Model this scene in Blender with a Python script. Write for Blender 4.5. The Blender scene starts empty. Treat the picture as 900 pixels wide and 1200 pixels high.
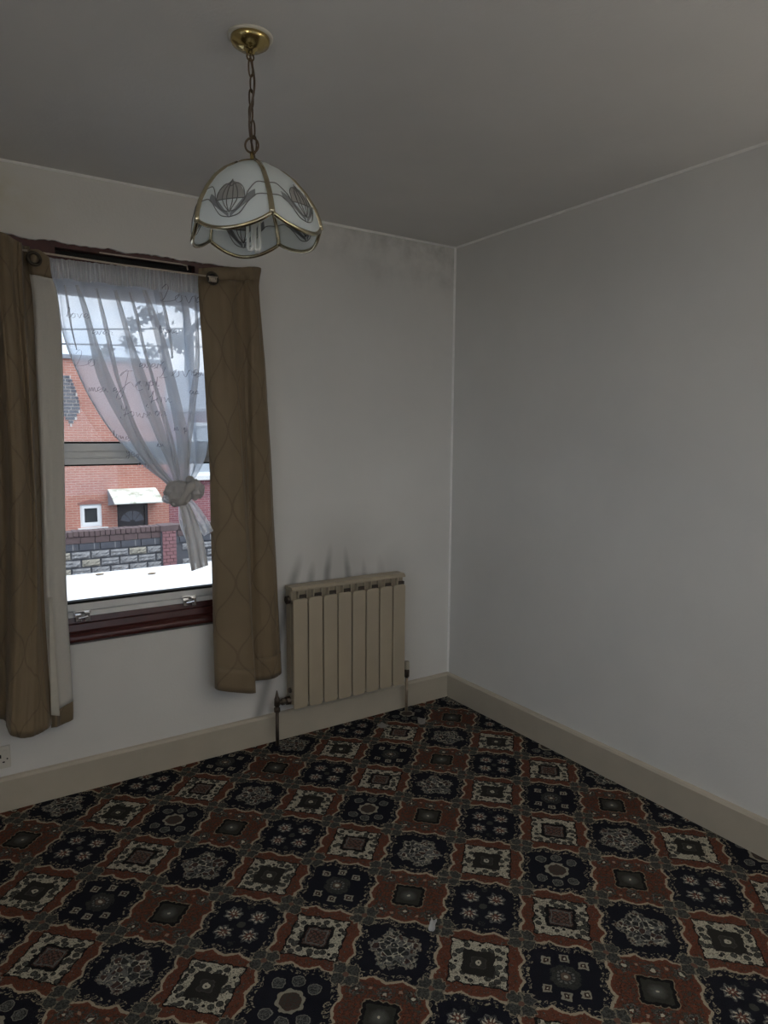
import bpy, bmesh, math, random
from mathutils import Vector, Matrix, noise
random.seed(7)
PI = math.pi
sc = bpy.context.scene
COL = sc.collection

# ------------------------------------------------------------------ camera
CX, CY, CZ = -2.3991, -2.9511, 1.4858
YAW, PIT, ROL, FPX = 0.5858, -0.1163, 0.0066, 810.94
_f = Vector((math.sin(YAW)*math.cos(PIT), math.cos(YAW)*math.cos(PIT), math.sin(PIT)))
_r = _f.cross(Vector((0, 0, 1))).normalized(); _u = _r.cross(_f)
RT = _r*math.cos(ROL) + _u*math.sin(ROL); UP = _u*math.cos(ROL) - _r*math.sin(ROL)
cam_d = bpy.data.cameras.new('camera'); cam = bpy.data.objects.new('camera', cam_d); COL.objects.link(cam)
cam_d.sensor_fit = 'VERTICAL'; cam_d.sensor_height = 36.0; cam_d.sensor_width = 27.0
cam_d.lens = FPX/1200*36.0; cam_d.clip_start = 0.02; cam_d.clip_end = 500
M = Matrix((RT, UP, -_f)).transposed().to_4x4(); M.translation = (CX, CY, CZ)
cam.matrix_world = M
sc.camera = cam
def at(px, py, y):
    """point of the vertical plane y = const seen at a photograph position (survey helper)"""
    d = _f + RT*((px-450)/FPX) + UP*((600-py)/FPX)
    return Vector((CX, CY, CZ)) + d*((y-CY)/d.y)

# ------------------------------------------------------------------ sky, sun, exposure
sc.view_settings.view_transform = 'Standard'; sc.view_settings.look = 'None'
sc.view_settings.exposure = 0.0; sc.view_settings.gamma = 1.0; sc.view_settings.use_curve_mapping = False
SKY = 2.0
w = bpy.data.worlds.new('overcast_sky'); sc.world = w; w.use_nodes = True
nt = w.node_tree; nt.nodes.clear()
wo = nt.nodes.new('ShaderNodeOutputWorld'); bg = nt.nodes.new('ShaderNodeBackground'); bg.inputs[1].default_value = SKY
tc = nt.nodes.new('ShaderNodeTexCoord'); mp = nt.nodes.new('ShaderNodeMapping'); mp.inputs['Scale'].default_value = (1.6, 1.6, 3.4)
nz = nt.nodes.new('ShaderNodeTexNoise'); nz.inputs['Scale'].default_value = 2.6; nz.inputs['Detail'].default_value = 5
rp = nt.nodes.new('ShaderNodeValToRGB')
rp.color_ramp.elements[0].position = .38; rp.color_ramp.elements[0].color = (.60, .76, 1.0, 1)
rp.color_ramp.elements[1].position = .66; rp.color_ramp.elements[1].color = (1.0, 1.0, 1.0, 1)
nt.links.new(tc.outputs['Generated'], mp.inputs[0]); nt.links.new(mp.outputs[0], nz.inputs['Vector'])
nt.links.new(nz.outputs[0], rp.inputs[0]); nt.links.new(rp.outputs[0], bg.inputs[0]); nt.links.new(bg.outputs[0], wo.inputs[0])
sun_d = bpy.data.lights.new('sun', 'SUN'); sun_d.energy = 2.2; sun_d.angle = math.radians(50); sun_d.color = (1.0, .96, .9)
sun = bpy.data.objects.new('sun', sun_d); COL.objects.link(sun); sun.location = (3, -8, 14)
sun.rotation_euler = Vector((-.30, .66, -1.25)).to_track_quat('-Z', 'Y').to_euler()
sc.cycles.max_bounces = 14; sc.cycles.diffuse_bounces = 7; sc.cycles.transparent_max_bounces = 24
sc.cycles.sample_clamp_indirect = 6.0
def portal(name, loc, dirv, sx, sy):
    d = bpy.data.lights.new(name, 'AREA'); d.shape = 'RECTANGLE'; d.size = sx; d.size_y = sy; d.cycles.is_portal = True
    o = bpy.data.objects.new(name, d); COL.objects.link(o); o.location = loc
    o.rotation_euler = Vector(dirv).to_track_quat('-Z', 'Y').to_euler()
# room: x from LX to 0, y from FY to 0, z from 0 to RH;   window_1 in the back wall, fill_window_2 added out of view in the left wall
LX, FY, RH = -3.35, -4.4, 2.45
W1 = (-2.14, -1.20, .62, 2.19)          # x0 x1 z0 z1
W2 = (-2.95, -1.35, .75, 2.15)           # y0 y1 z0 z1
portal('daylight_portal', ((W1[0]+W1[1])/2, .18, (W1[2]+W1[3])/2), (0, -1, 0), W1[1]-W1[0], W1[3]-W1[2])
W3 = (-2.75, -.65, .75, 2.20)            # x0 x1 z0 z1, fill_window_3 added in the front wall behind the camera
portal('daylight_portal', ((W3[0]+W3[1])/2, FY-.29, (W3[2]+W3[3])/2), (0, 1, 0), W3[1]-W3[0], W3[3]-W3[2])
portal('daylight_portal', (LX-.29, (W2[0]+W2[1])/2, (W2[2]+W2[3])/2), (1, 0, 0), W2[1]-W2[0], W2[3]-W2[2])

# ------------------------------------------------------------------ node expression helper
class NB:
    def __init__(s, name):
        s.m = bpy.data.materials.new(name); s.m.use_nodes = True; s.t = s.m.node_tree; s.t.nodes.clear()
        s.out = s.t.nodes.new('ShaderNodeOutputMaterial')
    def n(s, t, **k):
        q = s.t.nodes.new(t)
        for a, b in k.items(): setattr(q, a, b)
        return q
    def put(s, sock, v):
        if isinstance(v, X): s.t.links.new(v.s, sock)
        elif hasattr(v, 'is_output'): s.t.links.new(v, sock)
        elif isinstance(v, (tuple, list)) and len(v) == 3 and sock.type == 'RGBA': sock.default_value = (*v, 1)
        else: sock.default_value = v
    def math(s, op, *a):
        q = s.n('ShaderNodeMath', operation=op)
        for i, v in enumerate(a): s.put(q.inputs[i], v)
        return X(s, q.outputs[0])
    def coord(s, kind='Object'):
        q = s.n('ShaderNodeTexCoord'); sp = s.n('ShaderNodeSeparateXYZ'); s.t.links.new(q.outputs[kind], sp.inputs[0])
        return [X(s, sp.outputs[i]) for i in range(3)]
    def vec(s, x, y, z=0.0):
        q = s.n('ShaderNodeCombineXYZ')
        for i, v in enumerate((x, y, z)): s.put(q.inputs[i], v)
        return q.outputs[0]
    def noise(s, v, scale, detail=3, rough=.5):
        q = s.n('ShaderNodeTexNoise'); s.put(q.inputs['Vector'], v); q.inputs['Scale'].default_value = scale
        q.inputs['Detail'].default_value = detail; q.inputs['Roughness'].default_value = rough
        return X(s, q.outputs[0])
    def mix(s, f, a, b):
        q = s.n('ShaderNodeMix', data_type='RGBA'); s.put(q.inputs[0], f); s.put(q.inputs[6], a); s.put(q.inputs[7], b)
        return q.outputs[2]
    def bsdf(s, col, rough=.6, metal=0.0, spec=.5, bump=None, bstr=.3, bdist=.002, **k):
        q = s.n('ShaderNodeBsdfPrincipled'); s.put(q.inputs['Base Color'], col); s.put(q.inputs['Roughness'], rough)
        q.inputs['Metallic'].default_value = metal; q.inputs['Specular IOR Level'].default_value = spec
        for a, b in k.items(): s.put(q.inputs[a], b)
        if bump is not None:
            b = s.n('ShaderNodeBump'); b.inputs['Strength'].default_value = bstr; b.inputs['Distance'].default_value = bdist
            s.put(b.inputs['Height'], bump); s.t.links.new(b.outputs[0], q.inputs['Normal'])
        s.t.links.new(q.outputs[0], s.out.inputs[0]); return q
class X:
    def __init__(s, nb, sock): s.b = nb; s.s = sock
    def __add__(s, o): return s.b.math('ADD', s, o)
    __radd__ = __add__
    def __sub__(s, o): return s.b.math('SUBTRACT', s, o)
    def __rsub__(s, o): return s.b.math('SUBTRACT', o, s)
    def __mul__(s, o): return s.b.math('MULTIPLY', s, o)
    __rmul__ = __mul__
    def __truediv__(s, o): return s.b.math('DIVIDE', s, o)
    def __lt__(s, o): return s.b.math('LESS_THAN', s, o)
    def __gt__(s, o): return s.b.math('GREATER_THAN', s, o)
    def sin(s): return s.b.math('SINE', s)
    def cos(s): return s.b.math('COSINE', s)
    def abs(s): return s.b.math('ABSOLUTE', s)
    def rnd(s): return s.b.math('ROUND', s)
    def max(s, o): return s.b.math('MAXIMUM', s, o)
    def min(s, o): return s.b.math('MINIMUM', s, o)
    def fmod(s, o): return s.b.math('FLOORED_MODULO', s, o)
    def exp(s): return s.b.math('EXPONENT', s)
    def clamp(s):
        q = s.b.n('ShaderNodeClamp'); s.b.put(q.inputs[0], s); return X(s.b, q.outputs[0])
    def step(s, a, b):                    # smooth 0..1 from a to b
        q = s.b.n('ShaderNodeMapRange'); s.b.put(q.inputs[0], s); q.inputs[1].default_value = a; q.inputs[2].default_value = b
        return X(s.b, q.outputs[0])

def plain(name, col, rough=.6, metal=0.0, spec=.5, var=.12, scale=30, bump=.0, bdist=.001):
    b = NB(name); o = b.n('ShaderNodeTexCoord').outputs['Object']; n = b.noise(o, scale, 4)
    c = b.mix(n, tuple(v*(1-var) for v in col), tuple(min(1, v*(1+var)) for v in col))
    b.bsdf(c, rough, metal, spec, bump=n if bump else None, bstr=bump, bdist=bdist)
    return b.m

# ------------------------------------------------------------------ materials
def wall_material(name, col, stains=None):
    b = NB(name); q = b.n('ShaderNodeTexCoord'); o = q.outputs['Object']; x, y, z = b.coord()
    n1 = b.noise(o, 1.7, 4, .6); n2 = b.noise(o, 90, 4, .6)
    c = b.mix(n1.step(.3, .7), tuple(v*.95 for v in col), tuple(v*1.03 for v in col))
    if stains: c = stains(b, c, x, y, z, o)
    b.bsdf(c, .85, 0, .2, bump=n2+n1*1.5, bstr=.25, bdist=.003)
    return b.m
def back_stains(b, c, x, y, z, o):
    wob = (b.noise(o, 6, 3)-.5)*.05
    tot = None
    # soot plumes that rise over the radiator: x at foot, lean, height, width, strength
    for sx, lean, h, wd, st in ((-.965, .30, .15, .020, .50), (-.865, .12, .12, .019, .46), (-.775, .09, .20, .019, .62), (-.655, -.12, .19, .017, .6),
                                (-.56, -.06, .14, .018, .36), (-.45, -.20, .13, .028, .28), (-.68, .0, .34, .17, .24), (-.42, .0, .18, .10, .18)):
        zz = z-.755
        dx = (x+wob*.4-sx-zz*lean)/wd
        g = (dx*dx*-.5).exp()*zz.step(h*1.15, h*.25)*st
        tot = g if tot is None else tot.max(g)
    c = b.mix(tot.clamp(), c, (.07, .065, .06))
    # mould near the ceiling in the corner
    n = b.noise(o, 7, 5, .65)
    mo = (z+n*.18-.09).step(2.18, 2.47)*(x).step(-1.15, -.35)*n.step(.36, .72)*.62
    c = b.mix(mo.clamp(), c, (.12, .12, .11))
    # yellow damp patch over the window
    dx = (x+2.24)/.17; dz = (z-2.31)/.085
    yl = ((dx*dx+dz*dz)*-.6).exp()*b.noise(o, 9, 3).step(.2, .6)*.75
    c = b.mix(yl.clamp(), c, (.52, .44, .24))
    return c
M_wall_back = wall_material('painted_plaster_back', (.70, .685, .655), back_stains)
M_wall = wall_material('painted_plaster', (.70, .69, .665))
M_ceil = wall_material('painted_ceiling', (.72, .71, .695))
M_skirt = plain('old_cream_gloss_paint', (.46, .415, .335), .42, var=.09, scale=9, bump=.15)
M_maroon = plain('maroon_stained_wood', (.070, .017, .014), .32, var=.35, scale=22, bump=.2)
M_dark = plain('dark_gap', (.012, .011, .010), .8)
M_alu = plain('grey_white_sash', (.78, .78, .77), .35, var=.06)
M_chrome = plain('chrome_latch', (.75, .76, .78), .22, 1.0, var=.05)
M_brass = plain('polished_brass', (.52, .40, .17), .20, 1.0, var=.18, scale=40)
M_bronze = plain('aged_bronze_chain', (.12, .085, .055), .42, 1.0, var=.3, scale=120)
M_came = plain('antique_brass_came', (.52, .46, .32), .17, 1.0, var=.3, scale=50)
M_rad = plain('cream_radiator_enamel', (.395, .335, .245), .38, var=.05, scale=12)
M_raddark = plain('radiator_shadow_gap', (.05, .036, .026), .75)
M_pipe = plain('tarnished_pipe', (.085, .065, .05), .45, .7, var=.4, scale=60)
M_copper = plain('painted_copper_pipe', (.30, .235, .17), .4, .4, var=.3, scale=40)
M_cap = plain('yellowed_plastic', (.46, .42, .33), .45)
M_plate = plain('off_white_plastic', (.60, .57, .50), .35, var=.05)
M_wire = plain('steel_wire', (.58, .50, .41), .35, .3)
M_tube = plain('white_tube_glass', (.82, .80, .74), .25, var=.03)
M_cord = plain('brown_flex', (.10, .07, .05), .6)

def glass_material():
    b = NB('window_glass'); fr = b.n('ShaderNodeFresnel'); fr.inputs[0].default_value = 1.45
    t = b.n('ShaderNodeBsdfTransparent'); g = b.n('ShaderNodeBsdfGlossy'); g.inputs['Roughness'].default_value = .02
    t.inputs[0].default_value = (.96, .97, .97, 1)
    m = b.n('ShaderNodeMixShader'); b.t.links.new(fr.outputs[0], m.inputs[0]); b.t.links.new(t.outputs[0], m.inputs[1]); b.t.links.new(g.outputs[0], m.inputs[2])
    b.t.links.new(m.outputs[0], b.out.inputs[0]); return b.m
M_glass = glass_material()
def frosted():
    b = NB('frosted_glass'); d = b.n('ShaderNodeBsdfPrincipled'); d.inputs['Base Color'].default_value = (.88, .92, .92, 1); d.inputs['Roughness'].default_value = .32
    tr = b.n('ShaderNodeBsdfTranslucent'); tr.inputs[0].default_value = (.95, .98, .98, 1)
    m = b.n('ShaderNodeMixShader'); m.inputs[0].default_value = .6
    b.t.links.new(d.outputs[0], m.inputs[1]); b.t.links.new(tr.outputs[0], m.inputs[2]); b.t.links.new(m.outputs[0], b.out.inputs[0]); return b.m
M_frost = frosted()
def thin_glass(name, col):
    b = NB(name); d = b.n('ShaderNodeBsdfPrincipled'); d.inputs['Base Color'].default_value = (*col, 1); d.inputs['Roughness'].default_value = .3
    tr = b.n('ShaderNodeBsdfTranslucent'); tr.inputs[0].default_value = (*col, 1)
    m = b.n('ShaderNodeMixShader'); m.inputs[0].default_value = .4
    b.t.links.new(d.outputs[0], m.inputs[1]); b.t.links.new(tr.outputs[0], m.inputs[2]); b.t.links.new(m.outputs[0], b.out.inputs[0]); return b.m
M_petal = thin_glass('smoked_petal_glass', (.40, .39, .37))
M_petal2 = thin_glass('grey_leaf_glass', (.30, .31, .32))
M_lead = plain('grey_lead_line', (.17, .165, .16), .4, .3)

def sheer(name, transp, col, tw=.65):
    b = NB(name); o = b.n('ShaderNodeTexCoord').outputs['UV']
    t = b.n('ShaderNodeBsdfTransparent'); d = b.n('ShaderNodeBsdfDiffuse'); tr = b.n('ShaderNodeBsdfTranslucent')
    d.inputs[0].default_value = (*col, 1); tr.inputs[0].default_value = (*col, 1)
    m1 = b.n('ShaderNodeMixShader'); m1.inputs[0].default_value = tw
    b.t.links.new(d.outputs[0], m1.inputs[1]); b.t.links.new(tr.outputs[0], m1.inputs[2])
    lw = b.n('ShaderNodeLayerWeight'); lw.inputs[0].default_value = .35
    wv = b.noise(o, 260, 2)
    fac = (X(b, lw.outputs['Facing'])*.45 + (1.0-transp) + (wv-.5)*.25).clamp()
    m2 = b.n('ShaderNodeMixShader'); b.put(m2.inputs[0], fac); b.t.links.new(t.outputs[0], m2.inputs[1]); b.t.links.new(m1.outputs[0], m2.inputs[2])
    b.t.links.new(m2.outputs[0], b.out.inputs[0]); return b.m
M_sheer = sheer('white_voile', .40, (.86, .92, 1.0), .80)
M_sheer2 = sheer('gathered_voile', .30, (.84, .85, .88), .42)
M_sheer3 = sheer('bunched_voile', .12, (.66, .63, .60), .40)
M_ink = sheer('grey_script_print', .45, (.34, .34, .39), .6)

def curtain_material(name, col, line):
    b = NB(name); u, v, _ = b.coord('UV'); q = b.n('ShaderNodeTexCoord').outputs['UV']
    W, H = .150, .33
    cw = (v*(2*PI/H)).cos()*(W/4*.96)
    def near(e): return ((e/W - (e/W).rnd())*W).abs()
    d = near(u-cw).min(near(u-W/2+cw))
    ln = d.step(.0045, .0018)
    slub = b.noise(b.vec(u*300, v*22), 1.0, 3); tone = b.noise(q, 5, 3)
    c = b.mix(tone.step(.3, .7), tuple(k*.90 for k in col), tuple(k*1.10 for k in col))
    c = b.mix(slub*.25, c, tuple(k*.72 for k in col))
    c = b.mix(ln*.75, c, line)
    b.bsdf(c, .62, 0, .35, bump=slub*.5+ln*.8, bstr=.35, bdist=.002, **{'Sheen Weight': .15})
    return b.m
M_curt = curtain_material('brown_jacquard', (.195, .143, .083), (.125, .09, .052))
M_lining = plain('pale_lining_cloth', (.53, .505, .455), .8, var=.05, scale=160, bump=.2)

def carpet_material():
    b = NB('floral_carpet'); x, y, z = b.coord(); o = b.n('ShaderNodeTexCoord').outputs['Object']
    n1 = b.noise(o, 52, 3, .6); n2 = b.noise(b.vec(x+5.3, y-2.1, z), 52, 3, .6)
    u = (x+.181+(n1-.5)*.017)/.334; v = (y+.262+(n2-.5)*.017)/.338
    A0 = u+v; B0 = u-v
    A = A0 + (B0*(3*PI)).cos().abs()*.062 - .040; B = B0 + (A0*(3*PI)).cos().abs()*.062 - .040
    ra, rb = A.rnd(), B.rnd()
    par = (ra+rb).fmod(2.0)                                   # 0 rust tile, 1 navy tile
    ty = (rb*-1.0).fmod(3.0); alt = (ra+rb*2.0).fmod(4.0) > 1.5
    t0, t1, t2 = ty < .5, ((ty-1.0).abs() < .5), ty > 1.5
    a, c = A0-ra, B0-rb
    aa, ab = a.abs(), c.abs(); d = aa.max(ab); mn = aa.min(ab)
    dw = (A-ra).abs().max((B-rb).abs()); edge = .5-dw
    r = b.math('SQRT', a*a+c*c); th = b.math('ARCTAN2', c, a)
    NAVY, RUST, CREAM, SAGE, GREY = (.0095, .0105, .0175), (.150, .052, .030), (.50, .47, .37), (.056, .060, .050), (.15, .152, .142)
    BROWN, BLK, PINK = (.045, .024, .019), (.0095, .009, .010), (.15, .065, .045)
    fl = b.noise(o, 150, 2, .6); f2 = b.noise(o, 75, 2); f3 = b.noise(b.vec(x-3.0, y+9.0, z), 110, 3, .6)
    def ring(q, lo, hi): return (q > lo)*(q < hi)
    def spot(px, py): return b.math('SQRT', (aa-px)*(aa-px)+(ab-py)*(ab-py))
    def sspot(px, py): return (aa-px).abs().max((ab-py).abs())
    # ---- rust tiles
    R = b.mix(((f3-.5).abs() < .014)*ring(dw, .34, .46), RUST, BLK)
    R = b.mix((f3 > .60)*ring(dw, .345, .455), R, SAGE)
    R = b.mix((fl > .66)*ring(dw, .35, .45), R, GREY)
    wsc = d + ((aa*(2*PI*4.6)).cos()+(ab*(2*PI*4.6)).cos())*.008 + (f2-.5)*.045
    band = ring(wsc, .190, .335)
    lf = b.n('ShaderNodeTexVoronoi'); b.put(lf.inputs['Vector'], o); lf.inputs['Scale'].default_value = 47; lf.inputs['Randomness'].default_value = .7
    lfd = X(b, lf.outputs['Distance'])
    Wt = b.mix(band, R, CREAM)
    Wt = b.mix(band*(lfd < .47), Wt, BLK); Wt = b.mix(band*(lfd < .40), Wt, SAGE); Wt = b.mix(band*(lfd < .40)*((fl-.5).abs() < .03), Wt, GREY)
    Wt = b.mix(band*((f3-.5).abs() < .020), Wt, BLK)
    Wt = b.mix(ring(wsc, .325, .345), Wt, BLK)
    inn = wsc < .195
    Wt = b.mix(inn, Wt, BLK)
    core = (d + (f2-.5)*.02) < .145
    dots = ((a*(2*PI*13)).cos()*(c*(2*PI*13)).cos()) > .12
    in1 = b.mix(dots, BROWN, PINK)
    in1 = b.mix(ring(d, .112, .128)*(f3 > .42), in1, GREY); in1 = b.mix((fl-.5).abs() < .02, in1, GREY)
    rr2 = r + (th*4.0).cos()*.016
    in2 = b.mix(rr2 < .095, (.026, .024, .022), (.040, .040, .034))
    in2 = b.mix(ring(rr2, .09, .10), in2, (.07, .065, .06))
    in2 = b.mix(r < .040, in2, CREAM)
    in2 = b.mix(r < .014, in2, SAGE)
    Wt = b.mix(core*t1, Wt, in1); Wt = b.mix(inn*t2, Wt, in2)
    # plain rust tile with a dark centre and sprigs
    k1 = spot(.32, .0); k2 = spot(.32, .32); k3_ = sspot(.37, .17)
    pet = ((th*14.0).cos()*(r*80.0).sin()) > .0
    sp = k1.min(k2) + (f2-.5)*.10
    Rt = b.mix(((f3-.5).abs() < .018)*ring(d, .22, .44), R, BLK); Rt = b.mix(ring(f3, .56, .66)*ring(d, .22, .44), Rt, SAGE); Rt = b.mix((sp < .10)*pet, Rt, SAGE)
    Rt = b.mix(ring(sp, .05, .085)*((f3-.5).abs() < .05), Rt, GREY)
    Rt = b.mix((sp < .085)*((fl-.5).abs() < .03), Rt, BLK)
    Rt = b.mix(sp < .02, Rt, CREAM)
    Rt = b.mix(k3_ < .020, Rt, (.33, .22, .16))
    dsq = d + (th*16.0).cos()*.008 + (f2-.5)*.03
    Rt = b.mix(dsq < .215, Rt, (.24, .20, .14)); Rt = b.mix(dsq < .202, Rt, BLK)
    Rt = b.mix((d < .16), Rt, (.036, .036, .030)); Rt = b.mix(r.step(.12, .02)*.75, Rt, GREY); Rt = b.mix(r < .018, Rt, CREAM)
    RUSTT = b.mix(t0, Wt, Rt)
    # ---- navy tiles
    N0 = NAVY
    # eight florets round a medallion (square florets, or round ones on every other tile)
    q1 = sspot(.285, .0).min(sspot(.215, .215)); q2 = spot(.285, .0).min(spot(.215, .215)) + (f2-.5)*.02
    NA = b.mix(q1 < .056, N0, (.30, .28, .22)); NA = b.mix(q1 < .032, NA, BROWN); NA = b.mix(q1 < .012, NA, CREAM)
    NA = b.mix(rr2 + (th*8.0).cos()*.012 < .175, NA, (.032, .034, .032)); NA = b.mix(ring(r, .075, .105)*(((th*12.0).cos()) > -.3), NA, GREY)
    NA = b.mix(((f3-.5).abs() < .03)*ring(r, .105, .18), NA, SAGE)
    NA = b.mix(r < .06, NA, (.13, .09, .07)); NA = b.mix(r < .025, NA, CREAM)
    NBt = b.mix(q2 < .078, N0, (.20, .195, .17)); NBt = b.mix(q2 < .066, NBt, (.038, .042, .040)); NBt = b.mix((q2 < .06)*((fl-.5).abs() < .04), NBt, GREY)
    NBt = b.mix(r + (th*8.0).cos()*.012 < .165, NBt, (.30, .28, .22)); NBt = b.mix(r < .125, NBt, (.075, .045, .036)); NBt = b.mix((r < .12)*((f3-.5).abs() < .04), NBt, SAGE)
    N1 = b.mix(alt, NA, NBt)
    # four rosettes
    k = spot(.17, .17)
    th2 = b.math('ARCTAN2', ab-.17, aa-.17)
    kw = k + (th2*7.0).cos()*.018 + (f2-.5)*.02
    N2 = b.mix(ring(kw, .060, .115), N0, (.038, .040, .042)); N2 = b.mix(ring(kw, .085, .112)*((f3-.5).abs() < .06), N2, GREY)
    N2 = b.mix(ring(kw, .050, .085)*((th2*8.0).cos() > -.1), N2, CREAM)
    N2 = b.mix(kw < .048, N2, PINK); N2 = b.mix(k < .016, N2, CREAM)
    N2 = b.mix(r < .05, N2, SAGE); k3 = spot(.33, .0); N2 = b.mix((k3 < .045)*((fl-.5).abs() < .05), N2, SAGE)
    # bouquet
    bq = r + (th*5.0+1.2).cos()*.040*(alt*2.0-1.0) + (f2-.5)*.22 + (fl-.5)*.06
    vo = b.n('ShaderNodeTexVoronoi', feature='DISTANCE_TO_EDGE'); b.put(vo.inputs['Vector'], o); vo.inputs['Scale'].default_value = 50
    vc_ = b.n('ShaderNodeTexVoronoi'); b.put(vc_.inputs['Vector'], o); vc_.inputs['Scale'].default_value = 50
    vc = b.n('ShaderNodeSeparateColor'); b.t.links.new(vc_.outputs['Color'], vc.inputs[0]); vr = X(b, vc.outputs[0]); vd = X(b, vc_.outputs['Distance']); ve = X(b, vo.outputs['Distance'])
    bc = b.mix(vr > .34, (.034, .037, .034), (.085, .046, .035)); bc = b.mix(vr > .62, bc, (.060, .064, .060)); bc = b.mix(vr > .84, bc, GREY)
    bc = b.mix((f3-.5).abs() < .03, bc, NAVY)
    bc = b.mix(ve < .075, bc, GREY); bc = b.mix((ve < .07)*(f2 > .53), bc, CREAM); bc = b.mix((vd < .13)*(vr > .5), bc, CREAM)
    N3 = b.mix(bq < .29, N0, bc)
    N3 = b.mix(ring(bq, .262, .30)*(fl > .47), N3, (.27, .25, .20))
    NV = b.mix(t1, N3, N1); NV = b.mix(t2, NV, N2)
    # flame hooks just inside the navy outline
    hk = ((a*(2*PI*5.5)+f2*6.0).sin()*(c*(2*PI*5.5)+f2*6.0).sin()).abs() + (ring(edge, .0, .04)*.12)
    NV = b.mix(ring(edge, .0, .105)*(hk > .60), NV, (.32, .28, .20)); NV = b.mix(ring(edge, .018, .09)*(hk > .80), NV, NAVY)
    col = b.mix(par > .5, RUSTT, NV)
    col = b.mix(edge < (f2*.026+.004), col, (.40, .34, .245))
    # corner rosettes of four leaves
    ca, cb = .5-aa, .5-ab
    rc = b.math('SQRT', ca*ca+cb*cb); tcn = b.math('ARCTAN2', cb, ca)
    rw = rc - (tcn*4.0).cos()*-.022 - (tcn*12.0).cos()*.008 + (f2-.5)*.10 + (f3-.5)*.05
    col = b.mix(rw < .178, col, (.25, .22, .165)); col = b.mix(rw < .163, col, (.036, .039, .036))
    col = b.mix((rw < .15)*((f3-.5).abs() < .045), col, (.085, .088, .08))
    col = b.mix((ca.min(cb)+(f3-.5)*.05 < .008)*(rw < .155), col, (.20, .18, .135)); col = b.mix(rc < .035, col, (.16, .08, .06))
    # pile mottling
    pile = b.noise(o, 420, 2)
    col = b.mix(pile*.40, col, (.016, .014, .013))
    b.bsdf(col, .95, 0, .08, bump=pile, bstr=.6, bdist=.004)
    return b.m
M_carpet = carpet_material()

def brick_material(name, c1, c2, mort, bw=.215, bh=.062, off=.5, ms=.007):
    b = NB(name); x, y, z = b.coord(); q = b.n('ShaderNodeTexBrick'); b.put(q.inputs['Vector'], b.vec(x+y, z))
    q.inputs['Scale'].default_value = 1; q.inputs['Brick Width'].default_value = bw; q.inputs['Row Height'].default_value = bh
    q.inputs['Mortar Size'].default_value = ms; q.inputs['Mortar Smooth'].default_value = .1; q.inputs['Bias'].default_value = 0; q.offset = off
    for i, c in zip((1, 2, 3), (c1, c2, mort)): b.put(q.inputs[i], c)
    o = b.n('ShaderNodeTexCoord').outputs['Object']; n = b.noise(o, 2.2, 4)
    c = b.mix(n.step(.3, .75)*.5, q.outputs[0], tuple((p+r_)*.36 for p, r_ in zip(c1, c2)))
    b.bsdf(c, .85, 0, .2, bump=X(b, q.outputs[1])*-1.0, bstr=.5, bdist=.006); return b.m
M_brick = brick_material('orange_red_brick', (.47, .205, .155), (.41, .175, .135), (.52, .38, .33))
M_brick2 = brick_material('plum_brick', (.30, .105, .115), (.22, .085, .105), (.42, .33, .34))
M_bluebrick = plain('blue_black_brick', (.075, .078, .098), .6, var=.35, scale=8)
M_mortar = plain('pale_mortar', (.55, .52, .50), .9)
M_stone = plain('grey_stone_face', (.235, .24, .25), .85, var=.55, scale=17, bump=.9, bdist=.03)
M_stone2 = plain('buff_stone_face', (.30, .285, .24), .85, var=.55, scale=17, bump=.9, bdist=.03)
M_stonemort = plain('dark_wall_mortar', (.085, .09, .105), .9)
def slate_material():
    b = NB('dark_slate_with_lime_runs'); x, y, z = b.coord(); o = b.n('ShaderNodeTexCoord').outputs['Object']
    n = b.noise(b.vec(x*13.0, y, z*1.3), 1.0, 2); n2 = b.noise(o, 14, 4)
    c = b.mix(n2, (.040, .046, .060), (.095, .10, .12)); c = b.mix((n.step(.64, .70)*n2.step(.35, .6)*.85), c, (.55, .55, .53))
    b.bsdf(c, .65); return b.m
M_slate = slate_material()
M_cope = plain('brown_coping_brick', (.105, .072, .074), .75, var=.45, scale=20)
M_redpier = plain('red_pier_brick', (.235, .115, .125), .8, var=.3, scale=14)
M_white = plain('white_window_frame', (.78, .80, .82), .35, var=.03)
M_whitesill = plain('white_painted_sill', (.74, .75, .75), .6, var=.08)
M_door = plain('black_brown_door', (.028, .024, .03), .4, var=.2)
M_pane = plain('dim_outside_pane', (.045, .05, .055), .08, var=.3, scale=4)
def canopy_material():
    b = NB('mossy_white_canopy'); o = b.n('ShaderNodeTexCoord').outputs['Object']; x, y, z = b.coord()
    n = b.noise(o, 2.6, 7, .8)
    m = n.step(.50, .62)*.85
    c = b.mix(m, (.72, .73, .68), (.28, .31, .21)); b.bsdf(c, .6); return b.m
M_canopy = canopy_material()
M_roof = plain('white_flat_roof', (.86, .87, .88), .6, var=.02, scale=3)
M_tar = plain('street_asphalt', (.12, .12, .125), .9, var=.2, scale=6)
M_tiles = plain('grey_roof_tile', (.24, .255, .29), .7, var=.2, scale=10)
M_bark = plain('grey_bark', (.13, .12, .11), .9, var=.3)
M_leaf = plain('grey_green_leaf', (.24, .25, .25), .7, var=.35, scale=12)
M_cable = plain('black_cable', (.03, .03, .035), .5)
M_dryleaf = plain('dry_leaf', (.22, .16, .10), .8)
M_scrap = plain('grey_plastic_scrap', (.40, .40, .40), .35, var=.1)
M_paper = plain('white_paper_scrap', (.26, .245, .22), .7, var=.1)

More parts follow.
